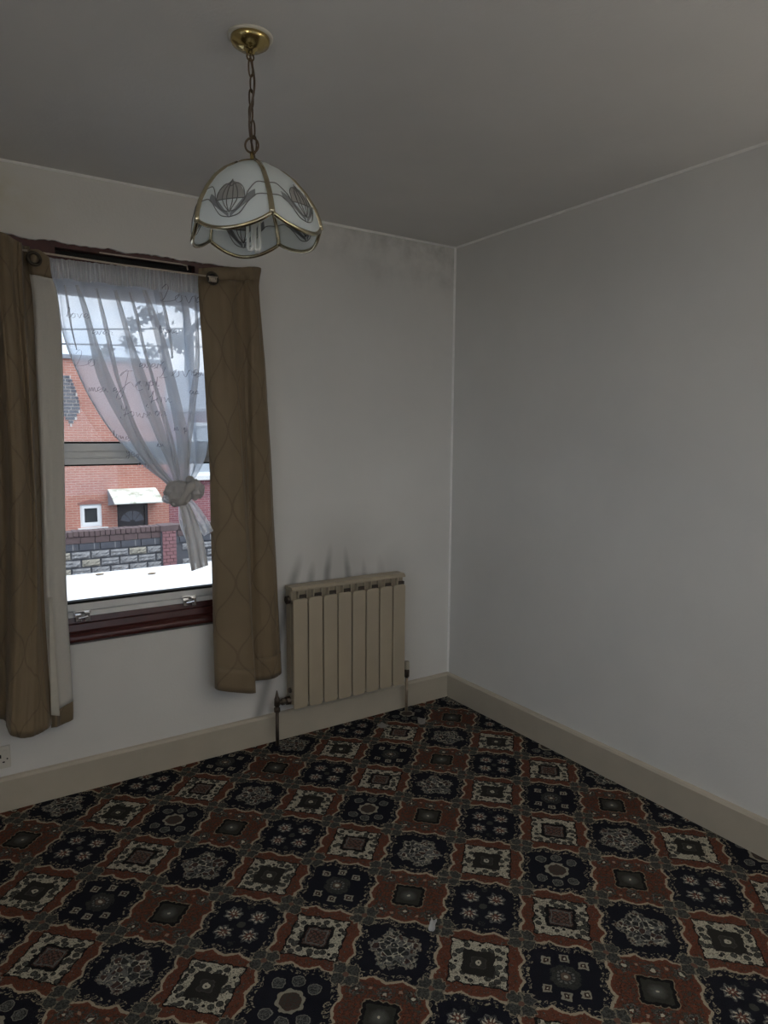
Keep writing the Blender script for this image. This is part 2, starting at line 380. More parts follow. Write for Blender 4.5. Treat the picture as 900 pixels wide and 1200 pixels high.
# ------------------------------------------------------------------ mesh helpers
class MB:
    def __init__(s): s.v = []; s.f = []; s.uv = []
    def add(s, vs, fs):
        o = len(s.v); s.v += [tuple(p) for p in vs]; s.f += [tuple(i+o for i in f) for f in fs]; return s
    def box(s, x0, x1, y0, y1, z0, z1):
        x0, x1 = sorted((x0, x1)); y0, y1 = sorted((y0, y1)); z0, z1 = sorted((z0, z1))
        return s.add([(x0,y0,z0),(x1,y0,z0),(x1,y1,z0),(x0,y1,z0),(x0,y0,z1),(x1,y0,z1),(x1,y1,z1),(x0,y1,z1)],
                     [(3,2,1,0),(4,5,6,7),(0,1,5,4),(1,2,6,5),(2,3,7,6),(3,0,4,7)])
    def prism(s, prof, axis, a0, a1):                     # closed profile (2-D, counter-clockwise) swept along an axis
        def P(p, a): return {'x': (a, p[0], p[1]), 'y': (p[0], a, p[1]), 'z': (p[0], p[1], a)}[axis]
        n = len(prof)
        return s.add([P(p, a0) for p in prof]+[P(p, a1) for p in prof],
                     [tuple(range(n))[::-1], tuple(range(n, 2*n))]+[(i, (i+1) % n, n+(i+1) % n, n+i) for i in range(n)])
    def tube(s, pts, rad, seg=8, closed=False, caps=True):
        pts = [Vector(p) for p in pts]; n = len(pts); rads = rad if isinstance(rad, (list, tuple)) else [rad]*n
        vs = []; prev = None
        for i, p in enumerate(pts):
            t = (pts[(i+1) % n]-pts[i-1]) if closed else (pts[min(i+1, n-1)]-pts[max(i-1, 0)])
            t.normalize()
            if prev is None:
                a = Vector((0, 0, 1)) if abs(t.z) < .9 else Vector((1, 0, 0)); nrm = t.cross(a).normalized()
            else: nrm = (prev-t*prev.dot(t)).normalized()
            prev = nrm; bn = t.cross(nrm)
            vs += [p+(nrm*math.cos(2*PI*k/seg)+bn*math.sin(2*PI*k/seg))*rads[i] for k in range(seg)]
        fs = []
        for i in range(n if closed else n-1):
            j = (i+1) % n
            fs += [(i*seg+k, i*seg+(k+1) % seg, j*seg+(k+1) % seg, j*seg+k) for k in range(seg)]
        if not closed and caps: fs += [tuple(range(seg))[::-1], tuple((n-1)*seg+k for k in range(seg))]
        return s.add(vs, fs)
    def lathe(s, prof, c, seg=24):                         # prof: (r, z) pairs
        vs = []; fs = []
        for r, z in prof: vs += [(c[0]+r*math.cos(2*PI*k/seg), c[1]+r*math.sin(2*PI*k/seg), c[2]+z) for k in range(seg)]
        for i in range(len(prof)-1): fs += [(i*seg+k, i*seg+(k+1) % seg, (i+1)*seg+(k+1) % seg, (i+1)*seg+k) for k in range(seg)]
        fs += [tuple(range(seg))[::-1], tuple((len(prof)-1)*seg+k for k in range(seg))]
        return s.add(vs, fs)
    def grid(s, rows, uv=None):
        n = len(rows[0]); vs = [p for r in rows for p in r]
        fs = [(i*n+j, i*n+j+1, (i+1)*n+j+1, (i+1)*n+j) for i in range(len(rows)-1) for j in range(n-1)]
        return s.add(vs, fs)
def wt(o):                                                # world place of a thing or part (nothing here is turned)
    p = Vector(o.location)
    return p if o.parent is None else wt(o.parent)+o.matrix_parent_inverse.translation+p
def obj(name, mb, mat, parent=None, smooth=False, bevel=0, solid=0, uvs=None):
    me = bpy.data.meshes.new(name); me.from_pydata([tuple(v) for v in mb.v], [], mb.f)
    bm = bmesh.new(); bm.from_mesh(me); bmesh.ops.recalc_face_normals(bm, faces=bm.faces); bm.to_mesh(me); bm.free()
    me.materials.append(mat); me.update()
    if smooth: me.polygons.foreach_set('use_smooth', [True]*len(me.polygons))
    if uvs:
        l = me.uv_layers.new(name='uv')
        for lp in me.loops: l.data[lp.index].uv = uvs[lp.vertex_index]
    o = bpy.data.objects.new(name, me); COL.objects.link(o)
    if parent is not None:
        o.parent = parent
        o.matrix_parent_inverse = Matrix.Translation(-wt(parent))
    if bevel:
        m = o.modifiers.new('bevel', 'BEVEL'); m.width = bevel; m.segments = 2; m.limit_method = 'ANGLE'
    if solid:
        m = o.modifiers.new('thickness', 'SOLIDIFY'); m.thickness = solid; m.offset = 0
    return o
def thing(name, label, cat, loc=(0, 0, 0), group=None):
    o = bpy.data.objects.new(name, None); COL.objects.link(o); o.location = loc; o.empty_display_size = .1
    o['label'] = label; o['category'] = cat
    if group: o['group'] = group
    return o
def tag(o, label, cat, group=None):
    o['label'] = label; o['category'] = cat
    if group: o['group'] = group
    return o
def struct(o): o['kind'] = 'structure'; return o
def share(name, src, parent, dx=0, dy=0, dz=0):            # another child with the same mesh, moved
    o = src.copy(); COL.objects.link(o); o.location = src.location+Vector((dx, dy, dz)); o.name = name; return o
def crom(P, t):
    n = len(P)-1; f = min(max(t, 0), 1)*n; i = min(int(f), n-1); f -= i
    p0, p1, p2, p3 = P[max(i-1, 0)], P[i], P[i+1], P[min(i+2, n)]
    return (p1*2+(p2-p0)*f+(p0*2-p1*5+p2*4-p3)*f*f+(p1*3-p0-p2*3+p3)*f*f*f)*.5

# ================================================================== setting
TH = .28; TB = .17
m = MB(); m.box(LX-TH, TH, FY-TH, TH, -.2, -.012); struct(obj('floor', m, plain('floorboards', (.25, .17, .1))))
m = MB(); m.box(LX-TH, TH, FY-TH, TH, RH, RH+.25); struct(obj('ceiling', m, M_ceil))
m = MB(); m.box(0, TH, FY-TH, TH, -.012, RH); struct(obj('wall_right', m, M_wall))
m = MB(); m.box(LX-TH, W3[0], FY-TH, FY, -.012, RH); m.box(W3[1], 0, FY-TH, FY, -.012, RH)
m.box(W3[0], W3[1], FY-TH, FY, -.012, W3[2]); m.box(W3[0], W3[1], FY-TH, FY, W3[3], RH); struct(obj('wall_front', m, M_wall))
m = MB()
m.box(LX-TH, LX, FY, W2[0], -.012, RH); m.box(LX-TH, LX, W2[1], TH, -.012, RH)
m.box(LX-TH, LX, W2[0], W2[1], -.012, W2[2]); m.box(LX-TH, LX, W2[0], W2[1], W2[3], RH)
struct(obj('wall_left', m, M_wall))
# back wall with the window hole; the plaster over the window head ends in a ragged edge
m = MB()
m.box(LX, W1[0], 0, TB, -.012, RH); m.box(W1[1], 0, 0, TB, -.012, RH); m.box(W1[0], W1[1], 0, TB, -.012, W1[2])
N = 84; prof = []
for i in range(N+1):
    x = W1[0]+(W1[1]-W1[0])*i/N
    prof.append((x, W1[3]+.008*(noise.noise((x*14, 3.1, 0)))+.0055*noise.noise((x*61, 1.7, 0))-.001))
prof += [(W1[1], RH), (W1[0], RH)]
for i in range(N): m.prism([prof[i], prof[i+1], (prof[i+1][0], RH), (prof[i][0], RH)], 'y', 0, TB)
struct(obj('wall_back', m, M_wall_back))

# two unseen half-bowl uplighters added on the side walls to brighten the room
def fill_uplighter(wall, x, y, nx, watt):
    par = [o for o in COL.objects if o.name == wall][0]; seg = 16; m = MB()
    m.grid([[(x+nx*(.002+rr*math.sin(PI*k/seg)), y+rr*math.cos(PI*k/seg), 1.62+zz) for k in range(seg+1)] for zz, rr in ((0, .03), (.03, .085), (.075, .125), (.11, .14))])
    obj('fill_light_bowl', m, M_plate, par, smooth=True, solid=.006)
    ld = bpy.data.lights.new('fill_uplight', 'AREA'); ld.shape = 'DISK'; ld.size = .11; ld.energy = watt; ld.color = (1.0, .93, .82)
    lo = bpy.data.objects.new('fill_uplight', ld); COL.objects.link(lo); lo.location = (x+nx*.075, y, 1.70)
    lo.rotation_euler = Vector((nx*.35, 0, 1)).to_track_quat('-Z', 'Y').to_euler()
fill_uplighter('wall_left', LX, -3.30, 1, 27.0)
fill_uplighter('wall_right', 0, -3.75, -1, 37.0)
# skirting boards
BH = .138
pr = [(0, 0), (-.02, 0), (-.02, BH-.012), (-.014, BH-.003), (-.005, BH), (0, BH)]
m = MB(); m.prism([(y, z) for y, z in pr], 'x', LX, 0); struct(obj('baseboard_back', m, M_skirt))
m = MB(); m.prism([(x, z) for x, z in pr], 'y', FY, -.019); struct(obj('baseboard_right', m, M_skirt))
m = MB(); m.prism([(LX-x, z) for x, z in pr][::-1], 'y', FY, -.019); struct(obj('baseboard_left', m, M_skirt))

# thin bead in a paler colour where walls and ceiling meet
M_bead = plain('pale_edge_bead', (.86, .85, .82), .6)
b_ = .005
m = MB(); m.prism([(0, RH), (-b_*1.6, RH), (-b_, RH-b_), (0, RH-b_*1.6)], 'x', LX, -b_); struct(obj('trim_1', m, M_bead))
m = MB(); m.prism([(0, RH), (0, RH-b_*1.6), (-b_, RH-b_), (-b_*1.6, RH)], 'y', FY, -b_); struct(obj('trim_2', m, M_bead))
m = MB(); m.prism([(0, 0), (-b_*1.6, 0), (-b_, -b_), (0, -b_*1.6)], 'z', BH, RH-b_); struct(obj('trim_3', m, M_bead))

# fitted carpet
m = MB(); m.box(LX+.002, -.002, FY+.002, -.002, -.012, .002)
tag(obj('fitted_carpet', m, M_carpet), 'fitted carpet patterned with rust, cream and navy floral tiles, worn across the floor', 'carpet')

# ------------------------------------------------------------------ window_1 : old sash in a maroon frame
win = bpy.data.objects.new('window_1', None); COL.objects.link(win); win.location = ((W1[0]+W1[1])/2, .05, W1[2]); struct(win)
x0, x1, z0, z1 = W1
m = MB(); m.box(x0, x0+.05, .012, TB-.01, z0, z1+.03); m.box(x1-.05, x1, .012, TB-.01, z0, z1+.03); obj('side_frame', m, M_maroon, win)
m = MB(); m.box(x0+.05, x1-.05, .012, .07, z1-.018, z1+.03); m.box(x0+.05, x0+.20, .012, .07, z1-.046, z1-.018); m.box(x1-.20, x1-.05, .012, .07, z1-.046, z1-.018); obj('head_board', m, M_maroon, win)
m = MB(); m.box(x0+.05, x1-.05, .016, .07, z1-.135, z1-.046); obj('lower_head_board', m, M_maroon, win)
m = MB(); m.box(x0+.20, x1-.20, .058, .069, z1-.046, z1-.018); obj('curtain_track_slot', m, M_dark, win)
m = MB(); m.tube([(x0+.36, .010, z1-.017), (x1-.26, .010, z1-.018), (x1-.235, .008, z1-.022), (x1-.232, .008, z1-.038)], .0030, 6); obj('curtain_track', m, M_wire, win)
m = MB(); m.prism([(-.028, .645), (-.022, .634), (.0, .628), (.10, .628), (.10, .668), (.004, .668), (-.014, .666), (-.026, .658)], 'x', x0-.03, x1+.03)
obj('sill_board', m, M_maroon, win, bevel=.003)
m = MB(); m.prism([(.004, .668), (.10, .668), (.10, .722), (.034, .722), (.030, .700), (.016, .697), (.012, .672)], 'x', x0+.05, x1-.05)
obj('sill_moulding', m, M_maroon, win)
# lower sash: bottom rail with two grooves, stiles, meeting rail
sx0, sx1 = x0+.05, x1-.05
m = MB(); m.box(sx0, sx1, .040, .085, .718, .743); m.box(sx0, sx1, .056, .085, .743, .749); m.box(sx0, sx1, .042, .085, .749, .776)
obj('bottom_rail', m, M_alu, win)
m = MB(); m.box(sx0+.02, sx1-.02, .046, .08, .776, .786); obj('glazing_gasket', m, M_dark, win)
m = MB(); m.box(sx0, sx0+.045, .042, .085, .776, 1.345); m.box(sx1-.045, sx1, .042, .085, .776, 1.345); obj('sash_stile', m, M_alu, win)
m = MB()
for a, b_, yy in ((1.345, 1.367, .034), (1.367, 1.374, .055), (1.374, 1.396, .042), (1.396, 1.399, .05), (1.399, 1.428, .030)): m.box(sx0, sx1, yy, .115, a, b_)
obj('meeting_rail', m, M_alu, win)
m = MB(); m.box(sx0+.01, sx1-.01, .048, .11, 1.338, 1.345); m.box(sx0+.01, sx1-.01, .06, .11, 1.428, 1.435); obj('glazing_gasket', m, M_dark, win)
m = MB(); m.box(sx0, sx0+.045, .075, .118, 1.43, 2.03); m.box(sx1-.045, sx1, .075, .118, 1.43, 2.03); obj('sash_stile', m, M_alu, win)
m = MB(); m.box(sx0, sx1, .070, .118, 2.015, 2.10); obj('top_rail', m, M_alu, win)
m = MB(); m.box(sx0+.04, sx1-.04, .062, .066, .78, 1.345); obj('lower_pane', m, M_glass, win)
m = MB(); m.box(sx0+.04, sx1-.04, .095, .099, 1.43, 2.02); obj('upper_pane', m, M_glass, win)
for px, py in ((97, 722), (222, 704)):
    c = at(px, py, .03)
    m = MB(); m.box(c.x-.030, c.x-.006, .018, .042, c.z-.020, c.z+.010); m.box(c.x+.006, c.x+.026, .014, .042, c.z-.022, c.z+.018)
    m.box(c.x-.034, c.x+.032, .030, .046, c.z+.008, c.z+.022); m.tube([(c.x-.018, .022, c.z-.006), (c.x+.018, .016, c.z+.0)], .006, 8)
    obj('sash_latch', m, M_chrome, win, bevel=.003)

# fill_window_2 : unseen window added in the left wall to light the room
win2 = bpy.data.objects.new('fill_window_2', None); COL.objects.link(win2); win2.location = (LX-.1, (W2[0]+W2[1])/2, W2[2]); struct(win2)
m = MB(); a, b_ = LX-.16, LX-.10
for q in ((W2[0], W2[0]+.06, W2[2], W2[3]), (W2[1]-.06, W2[1], W2[2], W2[3]), (W2[0]+.06, W2[1]-.06, W2[2], W2[2]+.06), (W2[0]+.06, W2[1]-.06, W2[3]-.06, W2[3]), ((W2[0]+W2[1])/2-.03, (W2[0]+W2[1])/2+.03, W2[2]+.06, W2[3]-.06)):
    m.box(a, b_, *q)
obj('frame', m, M_white, win2)
m = MB(); m.box(LX-.132, LX-.128, W2[0]+.05, W2[1]-.05, W2[2]+.05, W2[3]-.05); obj('pane', m, M_glass, win2)
m = MB(); m.box(LX-.1, LX+.03, W2[0]-.04, W2[1]+.04, W2[2]-.03, W2[2]); obj('sill_board', m, M_white, win2)

# fill_window_3 : wide unseen window added behind the camera for more daylight
win3 = bpy.data.objects.new('fill_window_3', None); COL.objects.link(win3); win3.location = ((W3[0]+W3[1])/2, FY-.1, W3[2]); struct(win3)
m = MB(); a, b_ = FY-.16, FY-.10; xm = (W3[0]+W3[1])/2
for q in ((W3[0], W3[0]+.06, W3[2], W3[3]), (W3[1]-.06, W3[1], W3[2], W3[3]), (W3[0]+.06, W3[1]-.06, W3[2], W3[2]+.06), (W3[0]+.06, W3[1]-.06, W3[3]-.06, W3[3]), (xm-.03, xm+.03, W3[2]+.06, W3[3]-.06)):
    m.box(q[0], q[1], a, b_, q[2], q[3])
obj('frame', m, M_white, win3)
m = MB(); m.box(W3[0]+.05, W3[1]-.05, FY-.132, FY-.128, W3[2]+.05, W3[3]-.05); obj('pane', m, M_glass, win3)
m = MB(); m.box(W3[0]-.04, W3[1]+.04, FY-.1, FY+.03, W3[2]-.03, W3[2]); obj('sill_board', m, M_white, win3)

# ================================================================== curtain wire, eyelets
rA = at(33, 294, -.050); rB = at(246, 324, -.114)
rod = thing('curtain_wire', 'thin steel curtain wire stretched across the top of the window', 'curtain wire', rA)
m = MB(); m.tube([rA+Vector((-.25, .0, .004)), rA, (rA+rB)/2+Vector((0, 0, -.003)), rB], .0036, 8); obj('wire', m, M_wire, rod, smooth=True)
m = MB(); pts = []
for i in range(60):
    t = i/59; ang = t*2*PI*6
    pts.append(rB+Vector((-.012+t*.034, math.cos(ang)*.010-.012, math.sin(ang)*.010-.012)))
m.tube(pts, .0022, 5); obj('end_spring', m, M_wire, rod, smooth=True)
m = MB(); m.tube([rA+Vector((-.25, 0, .004)), rA+Vector((-.25, .052, .004))], .005, 8); obj('hook', m, M_wire, rod); m = MB(); m.tube([rB, rB+Vector((.03, .0, .0)), rB+Vector((.035, .052, .0))], .003, 8); obj('hook', m, M_wire, rod)

# ================================================================== brown curtains
def loft(levels, nu, nv, wr=.004, seed=0, uoff=0.0):
    L = [[at(*q) for q in lv[1]] for lv in levels]; tl = [lv[0] for lv in levels]; K = len(L[0])
    def level(t):
        out = []
        # piecewise Catmull over the unevenly spaced levels
        for i in range(len(tl)-1):
            if t <= tl[i+1] or i == len(tl)-2: break
        f = (t-tl[i])/(tl[i+1]-tl[i])
        for k in range(K):
            p0, p1, p2, p3 = L[max(i-1, 0)][k], L[i][k], L[i+1][k], L[min(i+2, len(L)-1)][k]
            d1 = (p2-p0)/(tl[i+1]-tl[max(i-1, 0)])*(tl[i+1]-tl[i]); d2 = (p3-p1)/(tl[min(i+2, len(tl)-1)]-tl[i])*(tl[i+1]-tl[i])
            h = p1*(2*f**3-3*f*f+1)+d1*(f**3-2*f*f+f)+p2*(-2*f**3+3*f*f)+d2*(f**3-f*f); out.append(h)
        return out
    rows = []
    for i in range(nv+1):
        lv = level(i/nv); rows.append([crom(lv, j/nu) for j in range(nu+1)])
    # wrinkles along the depth axis
    for i, r in enumerate(rows):
        t = i/nv
        for j, p in enumerate(r):
            s = j/nu
            p.y += wr*(noise.noise((s*K*1.3+seed, t*2.2, seed))*1.6+noise.noise((s*K*3.1, t*7+seed, 2.0))*.6)
            p.x += wr*.35*noise.noise((s*5, t*6+seed, 7.7))
    mid = rows[len(rows)//2]; us = [uoff]
    for j in range(1, len(mid)): us.append(us[-1]+(mid[j]-mid[j-1]).length)
    return rows, us
def cloth(name, rows, us, mat, parent, i0=0, i1=None, solid=.0025, vis=True):
    rs = rows[i0:(i1+1) if i1 is not None else None]
    m = MB().grid(rs); n = len(us)
    uvs = [(us[k % n], m.v[k][2]) for k in range(len(m.v))]
    return obj(name, m, mat, parent, smooth=True, solid=solid, uvs=uvs)
# right-hand curtain
lv = [
 (0.0, [(236, 318, -.074), (233, 315, -.080), (240, 314, -.094), (262, 313, -.100), (277, 313, -.080), (286, 313, -.075), (296, 312.5, -.092), (304, 313, -.080), (306, 317, -.045)]),
 (.045, [(236, 338, -.072), (232.5, 336, -.078), (241, 336, -.098), (263, 336, -.108), (277, 337, -.076), (286, 337, -.070), (295, 337, -.088), (302, 337, -.075), (303, 337, -.040)]),
 (.25, [(242, 440, -.074), (240, 440, -.082), (250, 440, -.108), (272, 440, -.112), (282, 440, -.080), (288, 440, -.066), (299, 440, -.086), (309, 440, -.072), (312, 440, -.040)]),
 (.58, [(250, 600, -.076), (247.5, 600, -.086), (259, 600, -.118), (284, 600, -.124), (290, 600, -.080), (293, 600, -.058), (304, 600, -.078), (317, 600, -.062), (320.5, 600, -.032)]),
 (1.0, [(254, 801, -.074), (252, 804, -.088), (258, 809, -.118), (296, 812, -.138), (298, 808, -.105), (296, 799, -.052), (309, 797, -.062), (324, 793.5, -.046), (330, 787.5, -.018)]),
]
rows, us = loft(lv, 90, 70, .006, 1.3)
cR = thing('brown_curtain', 'brown ogee patterned curtain hanging right of the window, beside the radiator', 'curtain', (rows[0][45].x, -.07, .33), 'pair of brown curtains')
cloth('drape', rows, us, M_curt, cR, 2)
cloth('top_hem', rows, us, plain('brown_hem', (.19, .14, .082), .65, var=.1, scale=80), cR, 0, 2)
cloth('bottom_hem', [[p+Vector((0, -.0022, 0)) for p in r] for r in rows[66:]], us, M_curt, cR)
def eyelet(c, n, rad, par, mat):
    m = MB(); n = Vector(n).normalized(); a = n.cross(Vector((0, 0, 1))).normalized(); b_ = n.cross(a)
    m.tube([c+(a*math.cos(2*PI*k/28)+b_*math.sin(2*PI*k/28))*rad for k in range(28)], .0062, 8, closed=True)
    return obj('eyelet', m, mat, par, smooth=True)
M_eye = plain('dark_antique_eyelet', (.075, .062, .045), .35, .8)
c = at(249, 326, -.113); eyelet(c, (.2, -1, .1), .023, cR, M_eye)
m = MB(); m.lathe([(.0, 0), (.021, 0), (.021, .003), (.0, .003)], (0, 0, 0), 20)
q = Vector((.2, -1, .1)).to_track_quat('Z', 'Y'); m.v = [tuple(q @ Vector(v)+c+Vector((0, .001, 0))) for v in m.v]; obj('eyelet_hole', m, M_dark, cR)
# left-hand curtain, its leading edge turned back so that the lining shows
lv = [
 (0.0, [(-70, 262, -.06), (-40, 264, -.11), (-14, 268, -.07), (-2, 271, -.12), (8, 275, -.13), (18, 281, -.11), (24.5, 284, -.118), (26, 287, -.04), (34, 289, -.034)]),
 (.08, [(-66, 310, -.06), (-36, 312, -.11), (-10, 316, -.07), (0, 320, -.12), (9, 322, -.13), (18, 325, -.11), (25.5, 328, -.118), (27.5, 330, -.04), (39, 330, -.034)]),
 (.45, [(-56, 530, -.06), (-26, 530, -.12), (0, 530, -.06), (12, 530, -.13), (22, 530, -.14), (33, 530, -.11), (39, 530, -.12), (41, 530, -.05), (52, 530, -.04)]),
 (.75, [(-50, 700, -.05), (-22, 700, -.12), (4, 700, -.05), (14, 700, -.13), (24, 700, -.15), (36, 700, -.12), (44, 700, -.118), (47, 700, -.075), (58, 700, -.065)]),
 (1.0, [(-46, 838, -.05), (-24, 844, -.10), (4, 843, -.045), (8, 852, -.10), (14, 862, -.140), (28, 864.5, -.150), (43, 861, -.142), (57, 853, -.118), (62, 846, -.075)]),
]
rows, us = loft(lv, 100, 70, .006, 5.1)
cL = thing('brown_curtain', 'brown curtain left of the window with its pale lining turned back to view', 'curtain', (rows[0][50].x, -.09, .28), 'pair of brown curtains')
cloth('drape', rows, us, M_curt, cL)
lv = [
 (0.0, [(32, 291, -.056), (36, 292, -.064), (46, 293, -.062), (56, 300, -.060), (57.5, 302, -.050)]),
 (.04, [(34, 316, -.056), (38, 317, -.064), (48, 319, -.062), (58.5, 322, -.062), (60, 322, -.050)]),
 (.10, [(38, 345, -.050), (42, 345, -.062), (52, 345, -.060), (65, 345, -.062), (67, 345, -.048)]),
 (.20, [(41, 395, -.055), (45, 395, -.066), (56, 395, -.058), (70.5, 395, -.062), (72, 395, -.046)]),
 (.50, [(48, 560, -.064), (52, 560, -.078), (60, 560, -.064), (73.5, 560, -.068), (75.5, 560, -.048)]),
 (.72, [(51, 680, -.072), (56, 680, -.086), (64, 680, -.066), (75, 680, -.066), (77.5, 680, -.046)]),
 (.97, [(60, 838, -.088), (66, 838, -.095), (71, 836, -.066), (84, 828, -.060), (85.5, 827, -.045)]),
 (1.0, [(60, 853, -.088), (66, 852, -.095), (71, 850, -.066), (84, 844, -.060), (85.5, 842, -.045)]),
]
rows, us = loft(lv, 40, 100, .002, 8.4)
cloth('lining', rows, us, M_lining, cL, 5, 96)
cloth('eyelet_band', rows, us, M_curt, cL, 0, 5)
cloth('lining_hem', rows, us, M_curt, cL, 96)
eyelet(at(40, 303, -.072), (.25, -1, .1), .022, cL, M_eye)
lv2 = [(0, [(57, 700, -.098), (61, 700, -.088)]), (1.0, [(60, 838, -.112), (70, 839, -.098)])]
r2, u2 = loft(lv2, 6, 20, .001, 2.0); cloth('lining_fold', r2, u2, plain('cream_lining_edge', (.52, .49, .42), .8), cL)

# ================================================================== knotted net curtain
def lerp_path(P, y):
    for (ya, xa), (yb, xb) in zip(P, P[1:]):
        if y <= yb: break
    return xa+(xb-xa)*(y-ya)/(yb-ya)
def smooth_path(P, t):
    v = crom([Vector((a[1], a[0], 0)) for a in P], t); return v.x, v.y
LEFT = [(324, 59), (352, 64), (380, 68.5), (408, 76), (440, 89), (468, 103), (498, 122), (525, 145), (548, 170), (563, 191), (572, 203)]
RIGHT = [(344, 234), (365, 239), (388, 241.5), (412, 243), (438, 244.5), (464, 245.5), (490, 245), (514, 243.5), (536, 240), (556, 231), (570, 221)]
net = thing('net_curtain', 'white see-through net curtain with script print, gathered and tied in a knot', 'net curtain', at(150, 325, -.03))
NF = 5.6
PH = [random.uniform(-.5, .5) for _ in range(8)]
def sheer_point(s, t, lift=0.0):
    tt = min(1, max(0, t))
    b0 = .8+1.7*min(1, tt*2.6)
    ph = 2*PI*(NF*s+.35*math.sin(5*s+1.0))
    s2 = s+b0*math.sin(ph)/(2*PI*NF)*(.65+.55*noise.noise((s*6.1, 4.4, 0)))
    s2 = min(1.0, max(0.0, s2)) if (s < .03 or s > .97) else min(1.01, max(-.0, s2))
    a = smooth_path(LEFT, tt); b_ = smooth_path(RIGHT, tt)
    px = a[0]+(b_[0]-a[0])*s2; py = a[1]+(b_[1]-a[1])*s2
    env = (.010+.012*tt)*(1-.35*tt)
    y = -.036-env*math.cos(ph)-.055*max(0, tt-.45)**1.2-.004*noise.noise((s*9, tt*4, 1.0))
    return at(px, py, y-lift)
NS, NT = 190, 64
rows = [[sheer_point(j/NS, i/NT) for j in range(NS+1)] for i in range(NT+1)]
m = MB().grid(rows); uvs = [((k % (NS+1))/NS*1.1, (k//(NS+1))/NT*.8) for k in range(len(m.v))]
drape = obj('drape', m, M_sheer, net, smooth=True, uvs=uvs)
# heavier folds laid on as strips; shade of the stacked layers is in their grey
M_pleat_shade = sheer('shaded_fold_voile', .32, (.66, .66, .68), .38)
def shaded_pleat(P, y0, name='shaded_pleat'):
    rows = []
    for i in range(33):
        t = i/32; c = crom([Vector(q) for q in P], t); r = []
        for j in range(13):
            q = j/12-.5; r.append(at(c.x+q*c.z, c.y, y0-.055*max(0, (c.y-344)/228-.45)**1.2-(.006+.0005*c.z)*math.cos(q*PI)-.0015*math.sin(9*q+3*t)))
        rows.append(r)
    m = MB().grid(rows); return obj(name, m, M_pleat_shade, drape, smooth=True, uvs=[(v[0], v[2]) for v in m.v])
shaded_pleat([(90, 334, 4), (99, 360, 7), (108, 395, 9), (118, 430, 15), (131, 462, 17), (150, 500, 13), (172, 538, 11), (200, 568, 9)], -.050)
shaded_pleat([(113, 338, 3), (121, 370, 5), (130, 410, 6), (137, 440, 5), (147, 470, 5), (160, 505, 6), (180, 540, 7), (204, 569, 6)], -.055)
shaded_pleat([(135, 340, 4), (143, 368, 6), (152, 400, 7), (163, 436, 13), (176, 476, 15), (190, 514, 13), (203, 548, 9), (209, 570, 7)], -.050)
shaded_pleat([(152, 342, 3), (160, 370, 4), (168, 405, 4), (178, 440, 4), (190, 480, 6), (202, 524, 7), (211, 570, 6)], -.057)
shaded_pleat([(169, 340, 5), (180, 372, 9), (190, 405, 12), (198, 440, 13), (207, 478, 14), (214, 515, 15), (215, 548, 14), (214, 571, 10)], -.052)
shaded_pleat([(229, 346, 3), (231, 390, 4), (231, 425, 6), (226, 470, 8), (222, 510, 7), (219, 545, 6), (217, 570, 6)], -.050)
shaded_pleat([(76, 334, 2), (80, 360, 3), (84, 385, 2), (90, 410, 1.5)], -.050)
shaded_pleat([(188, 342, 3), (195, 372, 4), (200, 400, 3), (202, 420, 2)], -.050)
# rolled left edge of the cloth
m = MB(); m.tube([sheer_point(.0, i/40, .002) for i in range(41)], .0028, 6); obj('edge_hem', m, M_sheer2, net, smooth=True)
# gathered header
rows = []
for i in range(15):
    t = i/14; r = []
    for j in range(361):
        s = j/360
        px = 57+(235-57)*s+t*2*(1-s*.5); py = 302+(322-302)*s+t*24-1.2*noise.noise((s*40, 0, 3))*(1-t)
        y = -.040-.006*math.sin(2*PI*(48*s+.6*math.sin(31*s)))*(.7+.5*noise.noise((s*22, t*2, 5)))-.004*math.sin(t*PI)
        r.append(at(px, py, y))
    rows.append(r)
m = MB().grid(rows); obj('header', m, M_sheer2, net, smooth=True, uvs=[(v[0], v[2]) for v in m.v])
# knot: a twisted ball with one loop wrapped over it, and the loose tail
kc = at(213, 577, -.095)
def wrinkled(center, rx, ry, rz, seed, twist=0.0, tilt=0.0, n=34, amp=.14):
    rows = []
    for i in range(n//2+1):
        la = -PI/2+PI*i/(n//2); r = []
        for j in range(n+1):
            lo = 2*PI*j/n
            d = Vector((math.cos(la)*math.cos(lo), math.cos(la)*math.sin(lo), math.sin(la)))
            k = 1+amp*math.sin(7*lo+twist*la*2+seed)*math.cos(la)+.12*noise.noise((d.x*2.4+seed, d.y*2.4, d.z*2.4))+.05*noise.noise((d.x*7+seed, d.y*7, d.z*7))
            p = Vector((d.x*rx*k, d.y*ry*k, d.z*rz*k)); p.rotate(Matrix.Rotation(tilt, 3, 'Y')); r.append(center+p)
        rows.append(r)
    return MB().grid(rows)
def fold_ball(center, rx, ry, rz, seed, swirl, axis, n=72, amp=.10):
    rows = []; q = Vector(axis).to_track_quat('Z', 'Y')
    for i in range(n//2+1):
        la = -PI/2+PI*i/(n//2); r = []
        for j in range(n+1):
            lo = 2*PI*j/n; d = Vector((math.cos(la)*math.cos(lo), math.cos(la)*math.sin(lo), math.sin(la)))
            w = noise.noise((d.x*1.6+seed, d.y*1.6, d.z*1.6))
            k = 1+amp*(1-2*abs(math.sin(3*lo+swirl*la+2.5*w+seed)))*math.cos(la)**.6+.16*noise.noise((d.x*2.1+seed, d.y*2.1, d.z*2.1+3))+.05*noise.noise((d.x*8+seed, d.y*8, d.z*8))
            p = q @ Vector((d.x*k, d.y*k, d.z*k)); r.append(center+Vector((p.x*rx, p.y*ry, p.z*rz)))
        rows.append(r)
    return MB().grid(rows)
